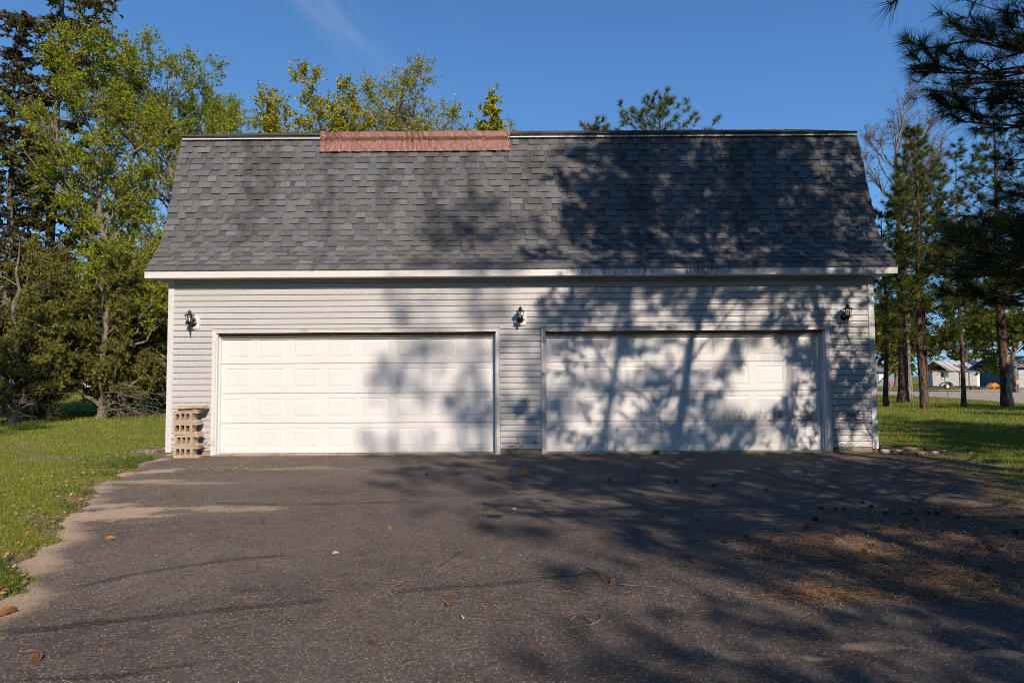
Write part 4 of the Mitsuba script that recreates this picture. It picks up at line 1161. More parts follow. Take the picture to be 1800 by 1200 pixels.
skylight_blockers = [(2, -14.0, -19.0, 1.3), (2, -20.0, -24.0, 1.35), (2, -9.5, -28.0, 1.25), (2, 24.0, -27.0, 1.4), (2, 18.0, -15.0, 1.2)] + [(2, x, -31.0 + 2.0 * math.sin(x), 0.74) for x in range(-36, 34, 5)] + [(2, 24.0, -20.0, 1.0), (2, 23.0, -13.0, 0.95), (2, 24.0, -6.0, 1.0), (2, 26.0, 1.0, 1.0), (2, -26.0, -20.0, 0.9), (2, -27.0, -12.0, 0.9), (2, -28.0, -4.0, 0.9)]  # unseen trees added behind and beside the camera to cut skylight fill
where = {0: 'beyond the lane', 1: 'beyond the lane', 2: 'beyond the lane'}
for k in range(3):
    kinds.append(broad_tree(70 + k, (0, 0, 0), 13.0, 0.24, [(0, 0, 8.2, 3.8, 3.8, 4.6), (0.8, 0.3, 5.6, 3.6, 3.6, 2.8)] if k != 2 else [(0, 0, 7.0, 3.4, 3.4, 5.6)], 22, 8, 4, 20, leaf=(0.22, 0.40), wid=0.7, cols=FAR[k], tw_len=0.8, clump=0.15))
firsts = {}
ORD = ['first', 'second', 'third', 'fourth', 'fifth', 'sixth', 'seventh', 'eighth', 'ninth', 'tenth', 'eleventh', 'twelfth']


def rank(i):
    k, x, y, _ = spots[i]
    same = sorted(a[1] / (a[2] + 12) for a in spots if a[0] == k and (a[1] > 0) == (x > 0))
    return ORD[same.index(x / (y + 12))]


for n_, (k, x, y, s) in enumerate(spots + skylight_blockers):
    side = 'added out of view behind and beside the viewer to dim skylight' if n_ >= len(spots) else 'beyond the lane on the right' if x > 0 else 'far back on the left lawn'
    lab, grp = f'{far_labels[k]} {side}', f'{far_labels[k]}s {side}'
    if n_ < len(spots):
        lab = f'{lab}, {rank(n_)} from the left'
    tw_ = T4().translate([x, y, gz(x, y) - 0.1]).rotate([0, 0, 1], 47.0 * n_).scale(s)
    if k in firsts:
        same_tree('far_tree', lab, 'tree', grp, firsts[k], tw_)
    else:
        firsts[k] = plant_tree('far_tree', lab, 'tree', grp, kinds[k], to_world=tw_)

# ------------------------------------------------------------------ pines beside and behind the camera, whose boughs hang in and whose shade falls on the garage
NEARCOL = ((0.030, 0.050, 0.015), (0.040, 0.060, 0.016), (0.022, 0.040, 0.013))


def hang_keep(A, E_):
    # boughs over the driveway and before the garage corner were pruned back; only a few high ones reach out
    if 4.3 < E_[2] < 8.5 and math.sin(37 * E_[0] + 11 * E_[1]) > -0.8:
        return False  # middle boughs dropped so that sunlight reaches the right door
    return E_[0] > 2.10 + 0.57 * max(E_[1] + 8.3, -0.4) or E_[2] > 4.6 or (E_[2] > 3.0 and E_[1] < -7.9 and E_[0] > 1.75) or E_[1] < -9.5


plant_pine('large dark pine whose boughs hang in at the upper right', None,
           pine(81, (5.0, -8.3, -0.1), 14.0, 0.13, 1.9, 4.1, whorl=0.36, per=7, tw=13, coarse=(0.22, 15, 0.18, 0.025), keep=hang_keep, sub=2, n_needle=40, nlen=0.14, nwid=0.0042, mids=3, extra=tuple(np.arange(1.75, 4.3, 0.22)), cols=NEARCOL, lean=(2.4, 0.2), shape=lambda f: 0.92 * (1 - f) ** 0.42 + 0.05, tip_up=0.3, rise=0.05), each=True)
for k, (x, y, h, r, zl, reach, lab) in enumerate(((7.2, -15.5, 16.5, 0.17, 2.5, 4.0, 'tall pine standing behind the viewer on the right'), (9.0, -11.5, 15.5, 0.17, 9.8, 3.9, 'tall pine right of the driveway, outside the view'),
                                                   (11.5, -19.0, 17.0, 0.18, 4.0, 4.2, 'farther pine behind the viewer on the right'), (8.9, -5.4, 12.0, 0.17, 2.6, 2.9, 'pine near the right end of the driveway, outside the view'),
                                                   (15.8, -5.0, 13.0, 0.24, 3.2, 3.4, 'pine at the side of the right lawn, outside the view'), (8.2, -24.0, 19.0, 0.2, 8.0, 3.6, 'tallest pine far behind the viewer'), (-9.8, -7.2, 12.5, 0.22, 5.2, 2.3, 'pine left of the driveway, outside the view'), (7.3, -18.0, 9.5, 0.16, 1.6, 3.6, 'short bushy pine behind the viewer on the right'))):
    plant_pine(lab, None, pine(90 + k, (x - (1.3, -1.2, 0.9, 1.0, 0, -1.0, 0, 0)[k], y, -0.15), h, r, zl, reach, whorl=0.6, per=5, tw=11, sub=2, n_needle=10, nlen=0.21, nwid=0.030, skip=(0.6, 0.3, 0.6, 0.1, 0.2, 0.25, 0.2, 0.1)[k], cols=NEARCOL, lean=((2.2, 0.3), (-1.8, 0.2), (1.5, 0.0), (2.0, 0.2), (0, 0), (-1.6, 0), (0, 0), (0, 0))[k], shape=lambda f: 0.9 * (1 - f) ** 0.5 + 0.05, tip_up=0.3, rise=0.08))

# ------------------------------------------------------------------ lawn
rng = np.random.default_rng(100)
lx = lambda y: np.interp(-y, -eL[:, 1], eL[:, 0])
rx = lambda y: np.interp(-y, -eR[:, 1], eR[:, 0])
GRASS = ((0.24, 0.305, 0.034), (0.180, 0.250, 0.030), (0.27, 0.31, 0.045), (0.14, 0.20, 0.026), (0.31, 0.30, 0.085))


def blades(x, y, h, w, cols, lean=0.6, z=None):
    n = len(x)
    z = ground_z(x, y) if z is None else z
    a = rng.uniform(0, 2 * np.pi, n)
    d = np.c_[np.cos(a), np.sin(a), np.zeros(n)]
    b = rng.uniform(0, 2 * np.pi, n)
    tip = np.c_[np.cos(b), np.sin(b), np.zeros(n)] * (h * lean * rng.random(n))[:, None] + np.c_[np.zeros((n, 2)), h]
    p = np.c_[x, y, z]
    v = np.stack([p - d * w[:, None] / 2, p + d * w[:, None] / 2, p + tip], 1).reshape(-1, 3)
    return v, np.arange(n * 3).reshape(-1, 3), np.repeat(cols, 3, 0)


def lawn(n, side, zmin, zmax):
    Z = np.exp(rng.uniform(math.log(zmin), math.log(zmax), n))
    y = Z - 11.97
    if side < 0:
        creep = 0.16 * (meshkit.noise(np.c_[y * 9, 0 * y, 0 * y], 17) - 0.55) + rng.normal(0, 0.03, n)
        x1 = np.where(y < 0.3, lx(np.clip(y, -15, 0.3)) + creep, -6.35)
        x0 = -0.80 * Z - 0.4
    else:
        x0 = np.where(y < 0.3, rx(np.clip(y, -15, 0.3)), 6.35)
        x1 = 0.80 * Z + 0.4
    x = x0 + (x1 - x0) * rng.random(n)
    ok = x1 > x0
    edge = (x1 - x) if side < 0 else (x - x0)
    pn = meshkit.fbm(np.c_[x * 1.1, y * 1.1, 0 * x], 3, 9)
    thin = meshkit.fbm(np.c_[x * 3.0, y * 3.0, 0 * x + 5], 2, 12)
    fringe = 0.22 + 0.55 * (thin > 0.5) if side < 0 else np.full(n, 1.3)
    bare = (edge < fringe) & (y < 3) & (rng.random(n) > (edge / fringe) ** 1.2 * (0.5 if side > 0 else 0.9) + 0.04)
    bare |= (y < 0.5) & (thin > 0.54) & (rng.random(n) < 0.70)
    bare |= (y < 3) & (pn > 0.60) & (rng.random(n) < 0.55)
    ok &= ~bare
    if side > 0:
        from shapely import contains_xy
        ok &= ~contains_xy(road.buffer(0.1), x, y)
    x, y, Z, pn = x[ok], y[ok], Z[ok], pn[ok]
    n = len(x)
    h = rng.uniform(0.022, 0.070, n) * np.clip(0.4 + 1.5 * pn * (0.6 + 0.8 * thin[ok]), 0.45, 1.9) * np.clip(Z / 16, 0.9, 1.7)
    w = 0.0045 * np.clip(Z / 6.5, 1, 9)
    c = palette(rng, n, GRASS, 0.16)
    straw = rng.random(n) < 0.10 + 0.25 * np.clip(pn - 0.5, 0, 1)
    c[straw] = palette(rng, int(straw.sum()), ((0.26, 0.21, 0.10), (0.20, 0.15, 0.08)), 0.2)
    return blades(x, y, h, w, c)


g1 = joinc([lawn(150000, -1, 4.0, 75.0), lawn(40000, -1, 4.0, 11.0)])
key = add('lawn_grass', (g1[0], g1[1]), 'leaf', color=g1[2], kind='stuff')
labels[key] |= {'label': 'sunlit short green grass on the lawn left of the garage', 'category': 'grass'}
g2 = lawn(170000, 1, 6.0, 60.0)
key = add('lawn_grass', (g2[0], g2[1]), 'leaf', color=g2[2], kind='stuff')
labels[key] |= {'label': 'green grass striped with shade on the lawn right of the garage', 'category': 'grass'}
# taller tufts along the left edge of the driveway and round the corner of the garage
n = 9000
yy = rng.uniform(-8.2, 0.2, n)
cl = meshkit.noise(np.c_[yy * 2.2, 0 * yy, 0 * yy], 3)
xx = lx(yy) - 0.05 - rng.exponential(0.35, n)
ok = (rng.random(n) < np.clip(cl * 1.8 - 0.5, 0, 1))
xx, yy = xx[ok], yy[ok]
gt = blades(xx, yy, rng.uniform(0.05, 0.11, len(xx)), np.full(len(xx), 0.006), palette(rng, len(xx), ((0.07, 0.14, 0.02), (0.05, 0.11, 0.018), (0.10, 0.16, 0.03)), 0.15), 0.8)
key = add('edge_grass', (gt[0], gt[1]), 'leaf', color=gt[2], kind='stuff')
labels[key] |= {'label': 'taller deep green grass tufts along the sandy left driveway edge', 'category': 'grass'}

# dead leaves in the left lawn: one object
n = 1900
Z = np.exp(rng.uniform(math.log(4.2), math.log(14), n))
yy = Z - 11.97
xx = lx(np.clip(yy, -15, 0.3)) - rng.exponential(0.9, n) - 0.02
lv, lf, lc = leaves(np.c_[xx, yy, ground_z(xx, yy) + rng.uniform(0.01, 0.05, n)], rng.normal(size=(n, 3)) * [1, 1, 0.3], np.c_[rng.normal(0, 0.4, (n, 2)), np.ones(n)], rng.uniform(0.025, 0.06, n), rng.uniform(0.015, 0.035, n),
                    palette(rng, n, ((0.24, 0.15, 0.08), (0.16, 0.09, 0.05), (0.34, 0.25, 0.15), (0.30, 0.20, 0.07)), 0.2))
key = add('leaf_litter', (lv, lf), 'matter', color=lc, kind='stuff')
labels[key] |= {'label': 'small dead brown leaves scattered through the left lawn edge', 'category': 'leaf litter'}

# ------------------------------------------------------------------ pine needle litter
dz = lambda x, y: 0.012 * np.clip(y, -16, 0) + 0.007


def straw_bits(cx, cy, rx_, ry_, n, L=(0.07, 0.15), w=0.0034, seed=0, ang=None, cols=((0.27, 0.145, 0.065), (0.20, 0.10, 0.05), (0.40, 0.26, 0.13), (0.10, 0.055, 0.035), (0.34, 0.18, 0.07)), zup=0.03):
    r = np.random.default_rng(seed)
    x, y = cx + r.normal(0, 0.5, n) * rx_, cy + r.normal(0, 0.5, n) * ry_
    a = r.uniform(0, np.pi, n) if ang is None else r.normal(ang, 0.5, n)
    l = r.uniform(*L, n)
    d = np.c_[np.cos(a), np.sin(a), np.zeros(n)]
    s = np.c_[-d[:, 1], d[:, 0], np.zeros(n)]
    z = dz(x, y) + r.uniform(0.001, zup, n)
    p = np.c_[x, y, z]
    bow = r.normal(0, 0.08, n)[:, None] * l[:, None]
    up = np.array([0, 0, 1.0]) * np.abs(r.normal(0, 0.004, n))[:, None]
    m_ = p + d * l[:, None] * 0.5 + s * bow + up
    e = p + d * l[:, None] + up * r.uniform(0, 2.0, (n, 1))
    v = np.stack([p - s * w / 2, p + s * w / 2, m_ - s * w / 2, m_ + s * w / 2, e], 1)
    o = np.arange(n)[:, None] * 5
    f = np.concatenate([o + [0, 1, 3], o + [0, 3, 2], o + [2, 3, 4]])
    return v.reshape(-1, 3), f, np.repeat(palette(r, n, cols, 0.2), 5, 0)


patches = [(4.35, -4.95, 1.3, 0.35, 1500), (4.0, -5.45, 1.6, 0.5, 1500), (3.3, -5.75, 1.5, 0.25, 900), (4.0, -6.3, 1.5, 0.8, 2600), (2.7, -6.1, 1.3, 0.35, 1200), (2.35, -6.55, 0.8, 0.25, 900), (3.2, -6.75, 1.4, 0.4, 1700), (2.75, -7.15, 1.1, 0.35, 1700), (2.45, -7.5, 0.6, 0.25, 900),
           (1.8, -7.52, 0.34, 0.2, 620), (3.1, -7.3, 0.9, 0.4, 900), (5.3, -3.6, 0.9, 0.8, 900), (5.9, -1.9, 0.7, 1.2, 900), (6.5, -0.6, 1.0, 0.6, 600), (1.9, -6.4, 0.5, 0.2, 200), (2.05, -6.1, 0.6, 0.08, 220)]
parts_ = [straw_bits(*q[:4], int(q[4] * 0.72), seed=200 + i) for i, q in enumerate(patches)]
sp = joinc(parts_)
key = add('pine_needle_litter', (sp[0], sp[1]), 'matter', color=sp[2], kind='stuff')
labels[key] |= {'label': 'drifts of brown fallen pine needles on the right of the driveway', 'category': 'needle litter'}
sp = joinc([straw_bits(0.0, -5.5, 7.0, 5.0, 900, seed=301, ang=0.15), straw_bits(-2.0, -7.6, 3.0, 1.6, 320, seed=302, ang=0.2), straw_bits(1.2, -7.6, 2.0, 1.4, 260, seed=303, ang=0.2)])
key = add('loose_needles', (sp[0], sp[1]), 'matter', color=sp[2], kind='stuff')
labels[key] |= {'label': 'single fallen pine needles strewn across the open asphalt', 'category': 'needle litter'}
sp = joinc([straw_bits(-4.25, -1.7, 0.9, 0.35, 420, L=(0.02, 0.07), w=0.004, seed=304, cols=((0.40, 0.30, 0.13), (0.32, 0.24, 0.12), (0.45, 0.36, 0.2))), straw_bits(-2.3, -0.35, 3.2, 0.2, 380, L=(0.02, 0.06), w=0.004, seed=305, cols=((0.40, 0.30, 0.16), (0.28, 0.2, 0.1)))])
key = add('straw_bits', (sp[0], sp[1]), 'matter', color=sp[2], kind='stuff')
labels[key] |= {'label': 'yellow straw crumbs on the asphalt before the left door', 'category': 'straw'}
# pale stone chips loose on the tar
n = 700
xx, yy = rng.uniform(-4, 4, n), -8.9 + 8.6 * rng.random(n) ** 1.4
ok = (xx > lx(yy) + 0.1) & (xx < rx(yy))
xx, yy = xx[ok], yy[ok]
ico = trimesh.creation.icosphere(subdivisions=0)
vv, ff = [], []
for i in range(len(xx)):
    s = rng.uniform(0.0015, 0.0035) * (2 if rng.random() < 0.03 else 1)
    vv.append(ico.vertices * rng.uniform(0.6, 1.3, 3) * s + (xx[i], yy[i], float(dz(xx[i], yy[i])) + s * 0.3))
    ff.append(ico.faces)
cv, cf = join(list(zip(vv, ff)))
key = add('stone_chips', (cv, cf), 'matter', color=np.repeat(palette(rng, len(xx), ((0.5, 0.46, 0.4), (0.4, 0.36, 0.3), (0.6, 0.57, 0.5)), 0.1), len(ico.vertices), 0), kind='stuff')
labels[key] |= {'label': 'pale stone chips loose on the driveway', 'category': 'gravel'}

# ------------------------------------------------------------------ pine cones


def cone_mesh(seed, cols):
    r = np.random.default_rng(seed)
    vs, fs, cs, at = [], [], [], 0
    core = trimesh.creation.icosphere(subdivisions=1)
    v = core.vertices * [0.015, 0.015, 0.022]
    vs.append(v); fs.append(core.faces); cs.append(flat_color(len(v), np.array(cols[0]) * 0.5)); at = len(v)
    n = 46
    for i in range(n):
        t = (i + 0.5) / n
        z = -0.022 + 0.046 * t
        a = i * 2.39996
        rad = 0.026 * math.sin(math.pi * (0.15 + 0.8 * t)) ** 0.7
        up = 0.25 + 0.75 * t
        d = np.array([math.cos(a), math.sin(a), up * 0.8 - 0.25])
        d /= np.linalg.norm(d)
        s = np.array([-math.sin(a), math.cos(a), 0])
        p = np.array([0, 0, z]) + d * 0.008
        tip = np.array([0, 0, z]) + d * rad
        w = 0.0075 * math.sin(math.pi * (0.2 + 0.7 * t)) + 0.001
        u = np.cross(d, s) * 0.0022
        q = np.array([p - s * w * 0.4, p + s * w * 0.4, tip + s * w - u, tip - s * w - u, tip + d * 0.003 + u * 1.6, tip + s * w * 0.9 + u, tip - s * w * 0.9 + u])
        vs.append(q)
        fs.append(np.array([(0, 1, 2), (0, 2, 3), (3, 2, 5), (3, 5, 6), (6, 5, 4), (0, 6, 1), (1, 6, 5)]) + at)
        at += 7
        c = np.array(cols[r.integers(len(cols))]) * r.uniform(0.8, 1.2)
        cs.append(np.vstack([flat_color(2, c * 0.5), flat_color(2, c), flat_color(3, c * 1.25)]))
    return np.vstack(vs), np.vstack(fs), np.vstack(cs)


CONE_A = [mikit.ply((m_[0], m_[1]), 'matter', color=m_[2]) for m_ in (cone_mesh(1, ((0.12, 0.075, 0.045), (0.09, 0.055, 0.035))), cone_mesh(2, ((0.17, 0.10, 0.06), (0.12, 0.07, 0.045))), cone_mesh(3, ((0.36, 0.16, 0.06), (0.28, 0.12, 0.05))))]
CONES = [(-2.55, -8.44), (-0.52, -7.66), (-0.88, -8.24), (-1.27, -5.62), (0.55, -7.23), (1.13, -2.95), (1.86, -3.11), (1.96, -3.06), (1.23, -6.74), (2.88, -3.75), (2.35, -3.42), (2.76, -5.34), (2.54, -5.66), (3.03, -4.87), (3.18, -4.87), (3.26, -4.87), (3.58, -4.80), (3.63, -4.53), (3.72, -4.94), (3.57, -5.07), (3.72, -5.16), (3.85, -5.03), (3.73, -5.33), (3.99, -5.08), (4.05, -5.14), (4.27, -4.90), (4.16, -5.29), (2.77, -6.37), (2.63, -6.52), (2.38, -6.63), (2.44, -6.76), (2.63, -6.76), (2.02, -6.16), (1.85, -6.43), (1.93, -6.48), (1.65, -6.15), (1.61, -6.67), (1.86, -6.02), (2.56, -6.04), (3.15, -5.74), (3.40, -5.68), (3.08, -6.55), (3.62, -6.37), (3.65, -6.46), (3.27, -6.70), (3.27, -6.99), (4.26, -5.91), (3.06, -7.21), (2.55, -7.02), (-1.35, -2.33), (-1.71, -0.31), (1.73, -2.06)]
SINGLE = {0: 'dark pine cone alone near the left front of the driveway', 1: 'dark pine cone alone on the asphalt in front of the pier between the doors', 2: 'broken brown pine cone nearest the viewer left of the middle',
          3: 'small orange brown cone on the asphalt before the left door', 4: 'reddish pine cone lying against a fallen twig', 5: 'single pine cone in front of the right door, left of a pair', 6: 'left cone of the pair lying before the right door',
          7: 'right cone of the pair lying before the right door', 8: 'dark cone at the left edge of the shade band by the needle drift', 11: 'round brown cone standing apart above the needle drift', 48: 'orange brown cone in the shaded part of the needle drift',
          49: 'tiny dark cone far back before the left door', 50: 'tiny dark cone against the sill of the left door', 51: 'tiny dark cone far back before the middle of the right door'}
rng = np.random.default_rng(55)
drift = sorted((i for i in range(len(CONES)) if i not in SINGLE), key=lambda i: CONES[i][0] / (CONES[i][1] + 12))
TENS = {2: 'twenty', 3: 'thirty'}


def nth(n):
    ones = ['', 'first', 'second', 'third', 'fourth', 'fifth', 'sixth', 'seventh', 'eighth', 'ninth', 'tenth', 'eleventh', 'twelfth', 'thirteenth', 'fourteenth', 'fifteenth', 'sixteenth', 'seventeenth', 'eighteenth', 'nineteenth']
    if n < 20:
        return ones[n]
    return {20: 'twentieth', 30: 'thirtieth'}.get(n, f'{TENS[n // 10]}-{ones[n % 10]}')


for i, (x, y) in enumerate(CONES):
    key = thing('pine_cone', SINGLE.get(i) or f'brown pine cone in the fallen needle drifts, {nth(drift.index(i) + 1)} from the left', 'pine cone', None if i in SINGLE else 'pine cones in the needle drifts')
    kind_ = 2 if i in (3, 4, 48) else int(rng.integers(2))
    s = rng.uniform(0.72, 1.05) * (0.75 if i in (3, 49, 50, 51) else 1.0)
    scene[key] = {**CONE_A[kind_], 'to_world': T4().translate([x, y, float(dz(x, y)) + 0.020 * s]).rotate([0, 0, 1], float(rng.uniform(0, 360))).rotate([1, 0, 0], float(rng.uniform(60, 120))).scale(s)}

# fallen twigs, leaves, a weed
for pts, lab in (([(0.42, -6.87, 0.006), (0.48, -7.04, 0.014), (0.51, -7.25, 0.010), (0.56, -7.36, 0.006)], 'crooked grey twig ending at a reddish pine cone'), ([(0.58, -7.27, 0.008), (0.70, -7.30, 0.006), (0.82, -7.33, 0.008)], 'thin straight twig right of the reddish pine cone')):
    P = np.array(pts)
    P[:, 2] += dz(P[:, 0], P[:, 1])
    key = thing('fallen_twig', lab, 'twig')
    add(key, tubes(P[None], np.linspace(0.0045, 0.002, len(P))[None], 6), 'bark_grey', smooth=True)
key = thing('fallen_twig', 'forked pale twig with a curl nearest the viewer', 'twig')
P = np.array([(0.20, -7.93, 0.004), (0.25, -7.86, 0.022), (0.29, -7.90, 0.016), (0.33, -7.99, 0.006)])
Q = np.array([(0.33, -7.99, 0.006), (0.37, -7.95, 0.012), (0.395, -7.92, 0.02), (0.40, -7.88, 0.032)])
Q2 = np.array([(0.33, -7.99, 0.006), (0.24, -8.03, 0.006), (0.18, -8.04, 0.004), (0.13, -8.03, 0.004)])
for A_ in (P, Q, Q2):
    A_[:, 2] += dz(A_[:, 0], A_[:, 1])
add(key, tubes(np.array([P, Q, Q2]), np.array([[0.004, 0.006, 0.005, 0.004], [0.004, 0.004, 0.0035, 0.003], [0.004, 0.003, 0.002, 0.0015]]), 6), 'bark_grey', smooth=True)


def dry_leaf(L_, w_, curl, seed):
    r = np.random.default_rng(seed)
    u, v = np.meshgrid(np.linspace(0, 1, 9), np.linspace(-1, 1, 5))
    wd = w_ * np.sin(np.pi * np.clip(u, 0.03, 0.97)) ** 0.8 * (1 + 0.18 * np.sin(u * 25))
    x, y = (u - 0.5) * L_, v * wd / 2
    z = curl * (v ** 2) * wd * 0.7 + 0.15 * L_ * (u - 0.4) ** 2 * 2 + 0.003 + 0.002 * r.normal(size=u.shape)
    q = [[j * 9 + i, j * 9 + i + 1, (j + 1) * 9 + i + 1, (j + 1) * 9 + i] for j in range(4) for i in range(8)]
    return np.stack([x, y, z], -1).reshape(-1, 3), np.array(q)


for k, (x, y, L_, c, lab) in enumerate(((-3.65, -5.95, 0.075, (0.40, 0.19, 0.05), 'bright orange dry leaf near the sandy driveway edge'), (-3.18, -7.78, 0.11, (0.26, 0.13, 0.05), 'large curled orange brown leaf at the left edge of the picture'), (-2.56, -5.31, 0.08, (0.16, 0.09, 0.05), 'crumpled dark brown leaf on the left asphalt'),
                                      (0.02, -2.53, 0.13, (0.36, 0.20, 0.10), 'curled tan leaf standing up before the pier between the doors'), (-0.12, -4.77, 0.05, (0.55, 0.45, 0.30), 'small pale leaf scrap on the asphalt in front of the pier'), (-0.42, -7.89, 0.045, (0.60, 0.50, 0.30), 'pale yellow leaf scrap beside a dark pine cone'),
                                      (2.75, -8.35, 0.05, (0.35, 0.16, 0.06), 'small reddish leaf near the sand spots at lower right'), (-1.55, -6.45, 0.05, (0.5, 0.42, 0.28), 'pale curled leaf scrap on the left asphalt near an orange cone'))):
    v, f = dry_leaf(L_, L_ * 0.5, 1.0 + 0.3 * k % 1, k)
    key = thing('dry_leaf', lab, 'leaf')
    add(key, (v, f), 'matter', smooth=True, color=flat_color(len(v), c), to_world=T4().translate([x, y, float(dz(x, y))]).rotate([0, 0, 1], 50.0 * k + 20))
key = thing('weed', 'small green weed growing at the foot of the right door', 'weed')
n = 26
xx, yy = 2.33 + rng.normal(0, 0.03, n), -0.125 + rng.normal(0, 0.012, n)
wv, wf, wc = leaves(np.c_[xx, yy, np.full(n, 0.0)], np.c_[rng.normal(0, 0.55, n), rng.normal(-0.1, 0.25, n), np.ones(n)], np.tile([0, -1.0, 0.2], (n, 1)), rng.uniform(0.05, 0.15, n), np.full(n, 0.014), palette(rng, n, ((0.06, 0.12, 0.02), (0.10, 0.16, 0.03)), 0.15))
add(key, (wv, wf), 'leaf', color=wc)

# rubble by the right corner, timber by the left
rng = np.random.default_rng(66)
stones = [(6.36, 0.42, 0.26, (0.42, 0.30, 0.21), 'tan lump of broken mortar against the right garage corner'), (6.30, -0.08, 0.17, (0.40, 0.36, 0.30), 'flat pale stone at the right garage corner'), (6.38, -0.28, 0.12, (0.30, 0.22, 0.16), 'brown stone in front of the flat pale stone'), (6.52, -0.30, 0.10, (0.42, 0.38, 0.32), 'wedge of pale stone lying on the dirt by the driveway end'),
          (6.60, 0.08, 0.10, (0.46, 0.42, 0.36), 'small white stone among the rubble'), (6.80, 0.15, 0.18, (0.22, 0.12, 0.09), 'red brown brick piece in the middle of the rubble'), (6.95, 0.28, 0.13, (0.26, 0.20, 0.17), 'grey brown stone behind the brick piece'), (7.12, 0.05, 0.16, (0.035, 0.025, 0.03), 'black stone at the outer end of the rubble'),
          (7.32, 0.0, 0.09, (0.45, 0.38, 0.28), 'small tan stone beside the black stone'), (6.75, -0.35, 0.16, (0.32, 0.20, 0.12), 'orange brown broken brick nearest the driveway'), (7.05, -0.22, 0.12, (0.36, 0.28, 0.2), 'flat tan stone right of the broken brick'), (7.6, -0.35, 0.10, (0.30, 0.25, 0.2), 'lone stone in the grass past the rubble')]
for k, (x, y, s, c, lab) in enumerate(stones):
    m_ = trimesh.creation.icosphere(subdivisions=2)
    v = m_.vertices.copy()
    v = np.sign(v) * np.abs(v) ** 0.75
    v *= 1 + 0.5 * (meshkit.noise(v * 1.7 + k * 5, k)[:, None] - 0.5)
    v *= np.array([1.0, 0.7, 0.36 if k != 7 else 0.6]) * s * 0.62
    key = thing('rubble_stone', lab, 'stone', 'broken stones by the right garage corner')
    cc = flat_color(len(v), c) * (0.7 + 0.6 * meshkit.fbm(v * 40, 2, k)[:, None])
    add(key, (v, m_.faces), 'matter', color=cc, smooth=40 if False else False, to_world=T4().translate([x, y, gz(x, y) + s * 0.15]).rotate([0, 0, 1], float(rng.uniform(-40, 40))))
for k, (x0, y0, x1, y1, lab) in enumerate(((-7.0, 0.35, -6.28, 0.30, 'grey weathered timber on the grass by the left garage corner'), (-6.95, 0.75, -6.3, 0.62, 'second grey timber behind the first at the left garage corner'))):
    key = thing('timber', lab, 'timber')
    v, f = vf(m3.Manifold.cube((0.68, 0.12, 0.09)).refine_to_length(0.05))
    v = v + (meshkit.noise(v * 20, k)[:, None] - 0.5) * 0.012
    add(key, (v, f), 'bark_grey', to_world=T4().translate([x0, y0, gz(x0, y0) - 0.01]).rotate([0, 0, 1], math.degrees(math.atan2(y1 - y0, x1 - x0))))

# ------------------------------------------------------------------ beyond the lane
def painted(key, mesh, c, smooth=False, mat='smooth_paint', **k):
    return add(key, mesh, mat, smooth=smooth, color=flat_color(len(mesh[0]), c), **k)


def rot_about(mesh, ang, at):
    v = np.array(mesh[0], float)
    c, s = math.cos(ang), math.sin(ang)
    return np.c_[v[:, 0] * c - v[:, 1] * s + at[0], v[:, 0] * s + v[:, 1] * c + at[1], v[:, 2] + at[2]], mesh[1]


TR_ = thing('cargo_trailer', 'white enclosed cargo trailer with red lettering parked beyond the lane', 'trailer')
TA, TB = math.radians(-3), (50.0, 66.0, gz(50, 66))
tm = lambda m_: rot_about(m_, TA, TB)
LEN, TZ0, TZ1 = 4.9, 0.42, 2.0
painted(f'{TR_}__body', tm(box(-LEN / 2, LEN / 2, 0, 2.0, TZ0, TZ1)), (0.34, 0.335, 0.32))
painted(f'{TR_}__roof_edge', tm(box(-LEN / 2 - 0.03, LEN / 2 + 0.03, -0.04, 2.04, TZ1 + 0.002, TZ1 + 0.10)), (0.10, 0.09, 0.08))
painted(f'{TR_}__front_cap', tm(join([box(LEN / 2 + 0.003, LEN / 2 + 0.30, 0.05, 1.95, TZ0 - 0.1, TZ1 - 0.02)])), (0.66, 0.65, 0.64))
painted(f'{TR_}__rail', tm(box(-LEN / 2, LEN / 2, -0.03, 2.03, TZ0 - 0.09, TZ0 - 0.003)), (0.10, 0.09, 0.09))
painted(f'{TR_}__door', tm(box(0.55, 1.25, -0.035, -0.003, TZ0 + 0.12, TZ1 - 0.08)), (0.32, 0.315, 0.30))
for x_ in (0.47, 1.5):
    painted(f'{TR_}__door_post', tm(box(x_, x_ + 0.10, -0.045, -0.003, TZ0, TZ1 - 0.06)), (0.10, 0.03, 0.03))
painted(f'{TR_}__door_latch', tm(box(0.58, 0.92, -0.07, -0.038, 1.15, 1.19)), (0.05, 0.05, 0.05))
for k in range(9):
    x_ = -LEN / 2 + 0.25 + k * 0.52
    if not (0.3 < x_ < 1.7):
        painted(f'{TR_}__panel_seam', tm(box(x_, x_ + 0.02, -0.014, -0.002, TZ0 + 0.01, TZ1 - 0.02)), (0.40, 0.39, 0.38))
th = np.linspace(0, np.pi, 9)
ar = np.array([(-0.95 - 0.55 * math.cos(a) * (1.35 if math.cos(a) > 0 else 1.0), -0.28, 0.42 + 0.46 * math.sin(a) ** 0.7) for a in th])
arch = np.vstack([ar, ar + [0, 0.27, 0]])
painted(f'{TR_}__fender', tm((arch, np.array([[i, i + 1, 10 + i, 9 + i] for i in range(8)]))), (0.05, 0.05, 0.055))
wh = trimesh.creation.torus(0.24, 0.10, major_sections=24, minor_sections=8)
wv = np.c_[wh.vertices[:, 0] - 0.95, wh.vertices[:, 2] - 0.14, wh.vertices[:, 1] + 0.34]
b_ = painted(f'{TR_}__wheel', tm((wv, wh.faces)), (0.02, 0.02, 0.02), smooth=True)
rv, rf = lathe([(0, 0.0), (0.08, 0.03), (0.17, 0.02), (0.19, -0.03), (0, -0.04)], 16)
